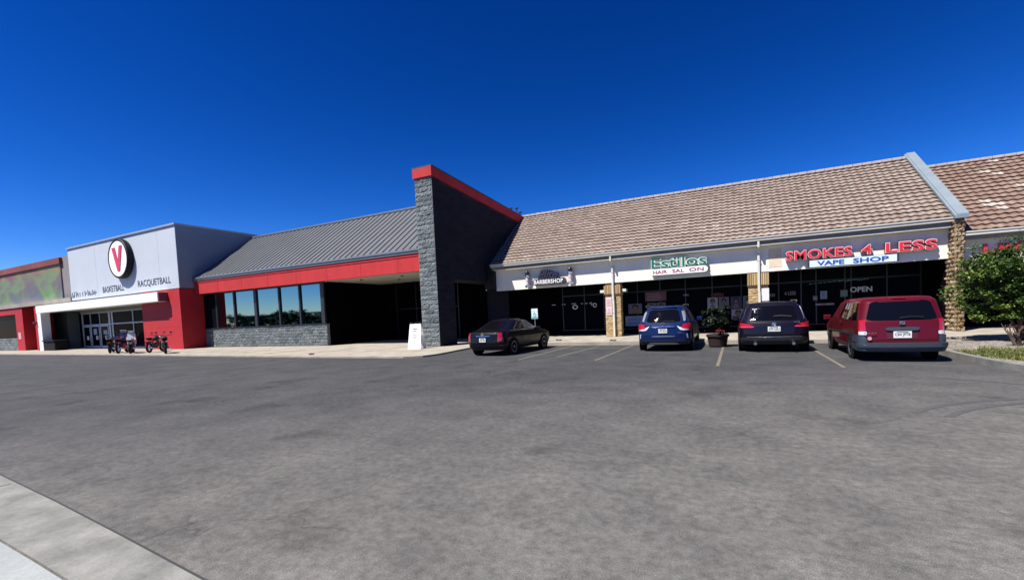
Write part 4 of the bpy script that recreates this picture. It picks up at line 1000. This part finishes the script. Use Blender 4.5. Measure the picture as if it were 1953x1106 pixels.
seams(c, suvb, [[(-1.0, 1.075), (1.0, 1.075)]], .008, mirror=False)
wheels(suvb, .955, .95, 3.85, .36); mirrors(suvb, .93, 3.35, 1.12, NAVY)

# --- dark crossover
bm_ = empty('dark_crossover', (1.15, 16.9, 0), 0, 'near-black crossover with wide red tail lamps and a white cross on its rear glass', 'car')
PURP = paint('midnight_paint', (.004, .0025, .010), .4)
c = Car(yr=[(.26, .12), (.40, .03), (.60, .0), (.85, .02), (.96, .05), (1.02, .08), (1.48, .36), (1.60, .5)],
        yf=[(.26, 4.7), (.6, 4.78), (.82, 4.74), (.98, 4.4), (1.06, 3.6), (1.48, 2.9), (1.60, 2.5)],
        hw=[(.26, .88), (.45, .945), (.8, .95), (1.0, .92), (1.48, .74), (1.60, .64)],
        rad=[(.26, .22), (.6, .25), (1.0, .26), (1.60, .2)], z0=.26, z1=1.60, bow=.16, crown=.06)
c.body(bm_, PURP)
c.patch(bm_, 'rear_window', CARGL, [(-1.04, 1.03), (1.04, 1.03), (1.10, 1.51), (-1.10, 1.51)], rd=.14)
for s in (-1, 1):
    def Q(a, z): return (s*a, z)
    f = (lambda l: l) if s > 0 else (lambda l: [l[1], l[0], l[3], l[2]])
    c.patch(bm_, 'taillight', LAMPR, f([Q(.72, .82), Q(2.03, .82), Q(2.03, .99), Q(.98, .93)]), d=.016, rd=.2)
    c.patch(bm_, 'lamp_strip', simple('lamp_pink%d' % s, (.55, .08, .12), .2), f([Q(.8, .828), Q(1.7, .828), Q(1.7, .85), Q(.8, .85)]), d=.02, rd=.3, K=3)
    c.patch(bm_, 'side_window', CARGL, f([Q(2.04, 1.08), Q(2.33, 1.07), Q(2.33, 1.46), Q(2.14, 1.45)]), rd=.12, K=5)
    c.patch(bm_, 'side_window', CARGL, f([Q(2.35, 1.07), Q(2.70, 1.06), Q(2.60, 1.46), Q(2.35, 1.46)]), rd=.08, K=5)
    c.patch(bm_, 'window_trim', CHROME, f([Q(1.50, 1.08), Q(1.56, 1.08), Q(1.92, 1.48), Q(1.88, 1.48)]), d=.01, rd=.1, K=3)
    b = MB(); b.tube([(s*.64, .65, 1.61), (s*.66, .8, 1.665), (s*.66, 2.4, 1.675), (s*.64, 2.6, 1.62)], .017, 6); b.build('roof_rail', simple('rail_dim', (.16, .16, .17), .4, .6), bm_)
c.patch(bm_, 'bumper', BLKP, [(-1.85, .28), (1.85, .28), (1.8, .50), (-1.8, .50)], d=.012, rd=.2)
c.patch(bm_, 'bumper_trim', RIM, [(-1.1, .51), (1.1, .51), (1.1, .53), (-1.1, .53)], d=.016, rd=.3, K=3)
plate_at(bm_, .77, -.01, 'Z74 UZU', w_=.33)
b = MB(); b.lathe([(.055, .0), (.055, .02)], (0, .01, .93), 'y', 24); b.build('emblem', simple('emblem_blue', (.10, .25, .50), .3), bm_)
b = MB(); b.torus((0, .01, .93), .058, .008, 'y', 24, 6); b.extr([(0, .93), (.05, .93), (.04, .96), (0, .98)], 'y', .002, .008); b.extr([(0, .93), (-.05, .93), (-.04, .90), (0, .88)], 'y', .002, .008); b.build('emblem_ring', CHROME, bm_)
b = MB(); b.box(-.515, -.49, .15, .17, 1.31, 1.45); b.box(-.565, -.44, .15, .17, 1.41, 1.44); o = b.build('window_decal', SWHT, bm_); o.location = (0, .015, 0)
b = text_mb('X3', .50, .66, .96, 1.0, .06, .02, .01); b.build('badge', CHROME, bm_)
b = MB(); b.tube([(.0, .12, 1.18), (.2, .15, 1.19), (.46, .18, 1.16)], .011, 5); b.build('wiper', simple('wiper_grey', (.08, .08, .08), .4), bm_)
b = MB(); b.tube([(-.5, .14, .30), (-.5, -.0, .30)], .045, 12); b.tube([(.5, .14, .30), (.5, -.0, .30)], .045, 12); b.build('exhaust', CHROME, bm_)
seams(c, bm_, [[(0, .60), (.97, .60), (1.0, .80)], [(1.0, .98), (1.02, 1.5)], [(1.1, .78), (2.05, .76)], [(2.34, .36), (2.34, 1.48)], [(2.69, .36), (2.71, 1.06), (2.6, 1.46)], [(2.10, .78), (2.12, 1.06)], [(2.1, .36), (2.7, .34)]])
bm_.scale = (1.09, 1, 1.02)
wheels(bm_, .935, .92, 3.75, .35); mirrors(bm_, .91, 3.2, 1.08, PURP)

# --- red minivan
van = empty('red_minivan', (3.77, 14.4, 0), 0, 'dark red minivan with grey bumper, vertical tail lamps and long rear glass', 'car')
VRED = paint('cherry_paint', (.080, .0018, .007), .3)
c = Car(yr=[(.28, .06), (.40, .0), (.58, .0), (.75, .02), (1.03, .05), (1.10, .08), (1.55, .22), (1.63, .36)],
        yf=[(.28, 4.85), (.6, 4.95), (.82, 4.9), (1.0, 4.35), (1.06, 4.0), (1.53, 3.1), (1.63, 2.75)],
        hw=[(.28, .84), (.45, .88), (.85, .885), (1.08, .87), (1.54, .79), (1.63, .72)],
        rad=[(.28, .12), (.6, .13), (1.0, .14), (1.63, .18)], z0=.28, z1=1.63, bow=.08, crown=.05)
c.body(van, VRED)
c.patch(van, 'rear_window', CARGL, [(-1.04, 1.06), (1.04, 1.06), (1.0, 1.56), (-1.0, 1.56)], rd=.16)
for s in (-1, 1):
    def Q(a, z): return (s*a, z)
    f = (lambda l: l) if s > 0 else (lambda l: [l[1], l[0], l[3], l[2]])
    c.patch(van, 'taillight', LAMPR, f([Q(.97, .80), Q(1.75, .80), Q(1.75, 1.08), Q(1.1, 1.08)]), d=.014, rd=.12, K=5, n=6)
    c.patch(van, 'reverse_lamp', LAMPW, f([Q(.97, .70), Q(1.75, .70), Q(1.75, .79), Q(.97, .79)]), d=.014, rd=.12, K=4, n=6)
    for k, (a0, a1) in enumerate(((2.03, 2.18), (2.21, 2.44), (2.47, 2.66))):
        c.patch(van, 'side_window', CARGL, f([Q(a0, 1.08), Q(a1, 1.07), Q(a1-.01, 1.53), Q(a0+.02, 1.53)]), rd=.08, K=5, n=8)
    c.patch(van, 'side_molding', BLKP, f([Q(2.04, .66), Q(2.88, .64), Q(2.88, .70), Q(2.04, .72)]), d=.012, rd=.2, K=3, n=10)
    c.patch(van, 'door_handle', BLKP, f([Q(2.44, .92), Q(2.47, .92), Q(2.47, .95), Q(2.44, .95)]), d=.03, K=3, n=3)
GREYB = simple('bumper_grey', (.028, .038, .055), .5)
c.patch(van, 'bumper', GREYB, [(-2.1, .30), (2.1, .30), (2.1, .50), (-2.1, .50)], d=.07, rd=.2, dep=.05)
c.patch(van, 'bumper_corner', GREYB, [(.96, .50), (2.1, .50), (2.1, .68), (1.0, .68)], d=.03, rd=.1, K=4)
c.patch(van, 'bumper_corner', GREYB, [(-2.1, .50), (-.96, .50), (-1.0, .68), (-2.1, .68)], d=.03, rd=.1, K=4)
c.patch(van, 'plate_garnish', GREYB, [(-.44, .80), (.44, .80), (.46, .89), (-.46, .89)], d=.04, rd=.25, K=4)
c.patch(van, 'plate_recess', simple('recess_red', (.06, .003, .010), .5), [(-.42, .60), (.42, .60), (.42, .79), (-.42, .79)], d=.004, rd=.1, K=3)
plate_at(van, .70, -.0, 'C64 J9TB', w_=.36, h=.17)
b = MB(); b.bbox(-.055, .055, .0, .03, .95, 1.05, .012); b.build('emblem', CHROME, van)
b = MB(); b.tube([(-.04, -.005, .965), (.0, -.005, 1.0), (.04, -.005, 1.035)], .01, 5); b.build('emblem_stripe', VRED, van)
b = text_mb('RELAY', -.78, -.52, .73, .765, -.0, .012, .01); b.build('badge', CHROME, van)
b = MB(); b.lathe([(.045, .0), (.045, .01)], (-.66, -.005, .61), 'y', 20); b.build('sticker', simple('sticker_pink', (.5, .30, .33), .5), van)
b = MB(); b.tube([(-.05, .03, 1.12), (.18, .05, 1.15), (.42, .06, 1.13)], .011, 5); b.build('wiper', BLKP, van)
c.patch(van, 'brake_lamp', LAMPD, [(-.25, 1.585), (.25, 1.585), (.25, 1.61), (-.25, 1.61)], d=.03, rd=.2, K=3)
seams(c, van, [[(0, .575), (.95, .575), (.95, .8)], [(.96, 1.08), (.95, 1.5), (.9, 1.6)], [(2.20, .40), (2.20, 1.56)], [(2.455, .36), (2.455, 1.56)], [(2.70, .36), (2.70, 1.05)], [(2.06, .86), (2.2, .86)], [(2.1, .36), (2.7, .34)]], .007)
wheels(van, .87, .98, 3.95, .335, 8); mirrors(van, .9, 3.55, 1.08, VRED)

# --- black sedan
sed = empty('black_sedan', (-9.1, 15.5, 0), radians(-3.5), 'glossy black sedan with vertical tail lamps parked beside the block wall', 'car')
SBLK = paint('black_paint', (.002, .0018, .004), .3)
c = Car(yr=[(.24, .12), (.38, .02), (.55, .0), (.88, .03), (.97, .08), (1.01, .30), (1.035, .50), (1.10, .66), (1.38, 1.30), (1.43, 1.5)],
        yf=[(.24, 4.72), (.55, 4.82), (.75, 4.78), (.88, 4.4), (.98, 3.6), (1.38, 2.85), (1.43, 2.6)],
        hw=[(.24, .84), (.42, .91), (.75, .925), (.95, .89), (1.04, .86), (1.38, .66), (1.43, .56)],
        rad=[(.24, .24), (.6, .28), (.95, .3), (1.43, .2)], z0=.24, z1=1.43, bow=.14, crown=.05)
c.body(sed, SBLK)
c.patch(sed, 'rear_window', CARGL, [(-.98, 1.08), (.98, 1.08), (.98, 1.37), (-.98, 1.37)], d=.008, rd=.15)
for s in (-1, 1):
    def Q(a, z): return (s*a, z)
    f = (lambda l: l) if s > 0 else (lambda l: [l[1], l[0], l[3], l[2]])
    c.patch(sed, 'taillight', LAMPR, f([Q(1.05, .58), Q(1.45, .62), Q(1.5, .93), Q(1.15, .93)]), d=.018, rd=.15, K=5, n=6)
    c.patch(sed, 'side_window', CARGL, f([Q(2.08, 1.06), Q(2.46, 1.03), Q(2.44, 1.365), Q(2.16, 1.35)]), rd=.12, K=5)
    c.patch(sed, 'side_window', simple('glass_grey%d' % s, (.05, .055, .06), .1), f([Q(2.50, 1.03), Q(2.96, 1.01), Q(2.82, 1.34), Q(2.48, 1.365)]), rd=.12, K=5)
    c.patch(sed, 'window_trim', CHROME, f([Q(2.02, 1.005), Q(2.98, .965), Q(2.98, .975), Q(2.02, 1.015)]), d=.012, rd=.2, K=3)
    c.patch(sed, 'door_handle', CHROME, f([Q(2.30, .82), Q(2.34, .82), Q(2.34, .84), Q(2.30, .84)]), d=.03, K=3, n=3)
    c.patch(sed, 'bumper_reflector', LAMPD, f([Q(1.2, .42), Q(1.7, .42), Q(1.7, .45), Q(1.2, .45)]), d=.012, K=3, n=3)
c.patch(sed, 'trunk_trim', CHROME, [(-.55, .80), (.55, .80), (.55, .835), (-.55, .835)], d=.03, rd=.3, K=3)
b = MB(); b.lathe([(.06, -.02), (.075, .0), (.06, .01)], (0, .0, .89), 'y', 24); b.build('emblem', CHROME, sed)
b = MB(); b.torus((0, -.022, .89), .06, .01, 'y', 24, 5); b.extr([(-.03, .92), (.03, .92), (0, .85)], 'y', -.032, -.021); b.build('emblem_crest', simple('crest_gold', (.4, .3, .12), .3, .8), sed)
plate_at(sed, .66, -.01, 'X40 7KE')
seams(c, sed, [[(0, .56), (.95, .56), (1.0, .94)], [(1.05, .55), (2.05, .54)], [(2.12, .5), (2.15, 1.02)], [(2.49, .34), (2.49, 1.03)], [(2.80, .34), (2.80, .96)], [(2.12, .34), (2.8, .32)]])
for sg in (1, -1): seams(c, sed, [[(sg*2.06, 1.05), (sg*2.14, 1.36), (sg*2.47, 1.385), (sg*2.84, 1.35), (sg*2.98, 1.0)]], .012, CHROME, 'window_outline', .010, False)
seams(c, sed, [[(2.05, .80), (2.5, .78), (2.9, .74)]], .004, simple('crease_light', (.05, .05, .055), .3), 'crease')
wheels(sed, .905, .95, 3.75, .335, 7); mirrors(sed, .86, 3.1, .98, SBLK)

# ------------------------------------------------------------------ motorcycles
def motorcycle(name, label, loc, rz, tank, fairing=False, scale=1.0):
    r = empty(name, loc, rz, label, 'motorcycle', 'motorcycles by the gym entrance'); r.scale = (scale*1.18,)*3
    for y in (0, 1.5):
        b = MB(); b.torus((0, y, .32), .26, .065, 'x', 28, 8); wq = b.build('wheel', BLACK, r)
        b = MB(); b.torus((0, y, .32), .205, .018, 'x', 24, 6); b.lathe([(.05, -.07), (.05, .07)], (0, y, .32), 'x', 10)
        for i in range(6): a = pi*i/3; b.tube([(0, y, .32), (0, y+.2*cos(a), .32+.2*sin(a))], .01, 4)
        b.build('rim', CHROME, wq)
    b = MB(); b.tube([(0, .0, .32), (0, .5, .42), (0, .95, .62), (0, 1.15, .88)], .035, 6); b.tube([(0, .35, .62), (0, .7, .78), (0, 1.15, .9)], .03, 6); b.tube([(0, .1, .66), (0, .4, .6), (0, .55, .35), (0, 1.0, .38), (0, 1.15, .85)], .025, 6)
    b.build('frame', BLKP, r)
    b = MB(); b.bbox(-.14, .14, .52, .98, .3, .58, .04)
    for i in range(5): b.box(-.16, .16, .62, .9, .46+i*.035, .475+i*.035)
    b.build('engine', simple('engine_grey', (.12, .12, .12), .4, .8), r)
    b = MB()
    for s in (-1, 1): b.tube([(s*.1, 1.5, .32), (s*.1, 1.28, .75), (s*.1, 1.18, .98)], .025, 6)
    b.build('fork', CHROME, r)
    b = MB(); b.tube([(-.38, 1.0, 1.08), (-.3, 1.08, 1.05), (-.1, 1.18, 1.0), (.1, 1.18, 1.0), (.3, 1.08, 1.05), (.38, 1.0, 1.08)], .016, 6); b.tube([(-.3, 1.12, 1.05), (-.34, 1.14, 1.2)], .008, 4); b.tube([(.3, 1.12, 1.05), (.34, 1.14, 1.2)], .008, 4)
    b.bbox(-.40, -.28, 1.13, 1.15, 1.17, 1.25, .01); b.bbox(.28, .40, 1.13, 1.15, 1.17, 1.25, .01); b.build('handlebar', BLKP, r)
    b = MB(); n = 12; prof = [(.02, .62), (.11, .68), (.16, .82), (.15, .98), (.08, 1.1), (.01, 1.13)]
    b.lathe([(a, h) for a, h in prof], (0, 0, .84), 'y', 16); b.build('tank', tank, r, smooth=True)
    b = MB(); b.bbox(-.13, .13, .1, .65, .74, .84, .04); b.bbox(-.11, .11, -.1, .2, .80, .92, .04); b.build('seat', BLACK, r)
    b = MB(); b.bbox(-.09, .09, -.3, .2, .60, .70, .03); b.build('fender', tank, r); b = MB(); b.bbox(-.08, .08, 1.35, 1.75, .63, .67, .02); b.build('fender', tank, r)
    b = MB(); b.tube([(.17, .75, .36), (.2, .4, .28), (.2, -.2, .32)], [.03, .045, .05], 8); b.build('exhaust', CHROME, r)
    b = MB(); b.lathe([(.06, 1.22), (.09, 1.28), (.09, 1.34)], (0, 0, .88), 'y', 14); b.build('headlight', LAMPW, r)
    b = MB(); b.bbox(-.05, .05, -.32, -.28, .64, .7, .01); b.build('taillight', LAMPR, r)
    if fairing:
        b = MB(); b.extr([(.9, .5), (1.35, .55), (1.5, .85), (1.3, 1.15), (1.12, 1.2), (1.05, .9), (.85, .75)], 'x', -.19, .19); b.build('fairing', tank, r)
        b = MB(); b.extr([(1.28, 1.14), (1.12, 1.38), (1.09, 1.37), (1.2, 1.12)], 'x', -.15, .15); b.build('windscreen', simple('screen_pale', (.25, .33, .38), .1), r)
        b = MB(); b.extr([(-.3, .85), (.25, .78), (.3, .9), (-.25, 1.02)], 'x', -.12, .12); b.build('tail_cowl', tank, r)
    return r
motorcycle('motorcycle', 'black cruiser motorcycle, leftmost of the bikes before the gym doors', (-42.6, 16.6, .07), radians(62), paint('bike_black', (.01, .01, .014)), False, 1.0)
motorcycle('motorcycle', 'purplish touring motorcycle with a windscreen beside the white bike', (-40.6, 16.3, .07), radians(52), paint('bike_violet', (.03, .02, .07)), True, 1.05)
motorcycle('motorcycle', 'white sport motorcycle in the middle of the bikes', (-38.6, 16.2, .07), radians(62), paint('bike_white', (.6, .6, .6), 0), True, 1.0)
motorcycle('motorcycle', 'dark motorcycle half behind the white bike, nearer the red wall', (-37.6, 16.9, .07), radians(40), paint('bike_grey', (.02, .02, .025)), False, 1.0)
motorcycle('motorcycle', 'lone motorcycle with a dark red tank in front of the red wall', (-33.8, 16.1, .07), radians(66), paint('bike_red', (.10, .008, .012)), False, 1.0)

# ------------------------------------------------------------------ plants
def leaf_cloud(mb, blobs, n, size, seed, droop=.3, tmin=0, sun=SUN):
    rnd = random.Random(seed)
    tot = sum(r[0]*r[1]*r[2] for _, r, *_ in blobs)
    for c_, r_, *rest in blobs:
        k = int(n*r_[0]*r_[1]*r_[2]/tot)
        # clumps inside each blob
        clumps = []
        for _ in range(max(6, k//130)):
            v_ = Vector((rnd.gauss(0, 1), rnd.gauss(0, 1), rnd.gauss(0, 1))).normalized()*(rnd.uniform(.45, 1.0)); clumps.append((v_, rnd.uniform(0, 1)))
        for _ in range(k):
            cl, tv = rnd.choice(clumps)
            v_ = cl+Vector((rnd.gauss(0, .12), rnd.gauss(0, .12), rnd.gauss(0, .085)))
            p = Vector(c_)+Vector((v_.x*r_[0], v_.y*r_[1], v_.z*r_[2]))
            d = Vector((rnd.uniform(-1, 1), rnd.uniform(-1, 1), rnd.uniform(-.6, .5)-droop)).normalized()
            s_ = d.cross(Vector((rnd.uniform(-.5, .5), rnd.uniform(-.5, .5), 1))).normalized(); L = size*rnd.uniform(.6, 1.3); Wd = L*.32
            a, b_, cc, dd = p, p+d*L*.5+s_*Wd, p+d*L, p+d*L*.5-s_*Wd
            mb.quad(a, b_, cc, dd, 0, min(1, max(0, .55*tv+rnd.uniform(-.1, .45))))
def branch(mb, p, d, L, r, lvl, rnd, tips):
    pts = [Vector(p)]; q = Vector(p); dd = Vector(d).normalized()
    for i in range(4):
        dd = (dd+Vector((rnd.uniform(-.2, .2), rnd.uniform(-.2, .2), rnd.uniform(-.05, .15)))).normalized(); q = q+dd*L/4; pts.append(q.copy())
    mb.tube(pts, [r*(1-.15*i) for i in range(5)], 6)
    tips.append(q)
    if lvl > 0:
        for _ in range(3): branch(mb, pts[rnd.choice((2, 3, 4))], dd+Vector((rnd.uniform(-.8, .8), rnd.uniform(-.8, .8), rnd.uniform(-.1, .5))), L*.65, r*.5, lvl-1, rnd, tips)
def shrub(name, label, loc, blobs, n, size, mat, seed, stems, cat='shrub', h=1.2):
    r = empty(name, loc, 0, label, cat); rnd = random.Random(seed)
    b = MB(); tips = []
    for i in range(stems): a = 2*pi*i/stems+rnd.uniform(-.4, .4); branch(b, (.08*cos(a), .08*sin(a), 0), (.5*cos(a), .5*sin(a), 1), h, .05, 2, rnd, tips)
    b.build('trunk', BARK, r)
    b = MB(); leaf_cloud(b, blobs, n, size, seed+1); b.build('crown', mat, r, fix=False)
    return r
shrub('large_shrub', 'large green multi-stemmed shrub in the bed right of the minivan', (8.3, 19.9, .1),
      [((-1.3, -.1, 1.65), (.7, .7, .8)), ((.3, -.3, .95), (1.2, .9, .45)), ((-.9, -.2, 1.0), (.7, .6, .4)), ((-.7, -.2, 2.1), (1.1, 1.0, .9)), ((-.9, -.3, 1.35), (.8, .7, .7)), ((.0, -.1, 2.5), (1.3, 1.1, 1.0)), ((.9, .2, 2.35), (1.1, 1.0, .9)), ((-.95, .1, 2.1), (.75, .8, 1.15)), ((.1, -.4, 1.45), (1.0, .9, .6)), ((1.6, 0, 1.9), (1.2, 1.0, 1.1)), ((.6, .2, 1.3), (.9, .8, .5)), ((-.4, .3, 2.75), (.7, .7, .5))],
      38000, .085, LEAF, 51, 6, h=1.3)
shrub('small_shrub', 'small reddish leafed shrub at the foot of the large green shrub', (7.3, 17.9, .1), [((0, 0, .38), (.28, .28, .25)), ((.1, 0, .55), (.2, .2, .2))], 900, .05, REDLEAF, 61, 4, h=.35)
shrub('small_shrub', 'low green shrub at the right edge of the photograph', (8.0, 15.4, .1), [((0, 0, .35), (.5, .45, .3))], 3000, .06, LEAF, 66, 4, h=.3)
b = MB(); rnd = random.Random(3)
for i in range(20000):
    x, y = rnd.uniform(5.3, 11), rnd.uniform(11.7, 16.8)
    if (x-5.1)*.5+(y-11.5) < .5: continue
    if sin(x*2.1)+cos(y*1.7+x) < -.9: continue
    hgt = rnd.uniform(.03, .12)*(1.3 if sin(x*5)*cos(y*4) > .3 else .8); a = rnd.uniform(0, 6.28); dx, dy = .01*cos(a), .01*sin(a); ln_ = rnd.uniform(-.05, .05)
    b.add([(x-dx, y-dy, .1), (x+dx, y+dy, .1), (x+ln_, y+ln_, .1+hgt)], [(0, 1, 2)], 0, rnd.random())
tag(b.build('ground_cover', GRASS, fix=False), 'patchy dry green grass and weeds in the gravel bed', 'grass', kind='stuff')
# planter between the crossovers
pt = empty('flower_planter', (-.62, 19.4, 0), 0, 'dark brown barrel planter with bushy plant and red blooms between the two crossovers', 'planter')
pt.scale = (.85, .85, .92)
b = MB(); b.lathe([(.34, 0), (.38, .05), (.44, .42), (.49, .46), (.49, .53), (.44, .55), (.42, .52), (.36, .48)], n=28); b.build('pot', simple('terracotta', (.018, .007, .006), .8, worn=.35, scale=6), pt)
b = MB(); leaf_cloud(b, [((0, 0, 1.15), (.55, .5, .55)), ((.15, 0, 1.55), (.42, .4, .3)), ((-.2, 0, 1.4), (.4, .4, .35))], 6500, .09, 71); b.build('foliage', LEAFD, pt, fix=False)
b = MB(); leaf_cloud(b, [((0, 0, .68), (.56, .52, .24))], 1500, .06, 72); b.build('blooms', PETAL, pt, fix=False)

# ------------------------------------------------------------------ what stands behind the camera and shows in the glass
b = MB(); rnd = random.Random(17)
for i in range(70):
    x = -150+i*4+rnd.uniform(-2, 2); y = -52+rnd.uniform(-6, 6); h = rnd.uniform(5.2, 7)
    leaf_cloud(b, [((x, y, h*.5), (4.2, 2.5, h*.5))], 520, 1.0, 100+i)
b.box(-170, 140, -62, -61, 0, 5.5)
tag(b.build('tree_line', LEAFF, fix=False), 'far tree line across the street seen only in window reflections', 'trees', kind='stuff')
lp = empty('street_lamp', (-44, -22, 0), 0, 'tall curved street lamp mirrored in the rightmost ribbon window', 'lamp')
b = MB(); b.tube([(0, 0, 0), (0, 0, 7.5), (.3, 0, 8.3), (1.2, 0, 8.7), (2.4, 0, 8.6)], [.12, .09, .08, .07, .06], 8); b.build('pole', RIM, lp)
b = MB(); b.bbox(2.3, 3.1, -.15, .15, 8.5, 8.65, .04); b.build('lamp_head', RIM, lp)
print('objects', len(bpy.data.objects))
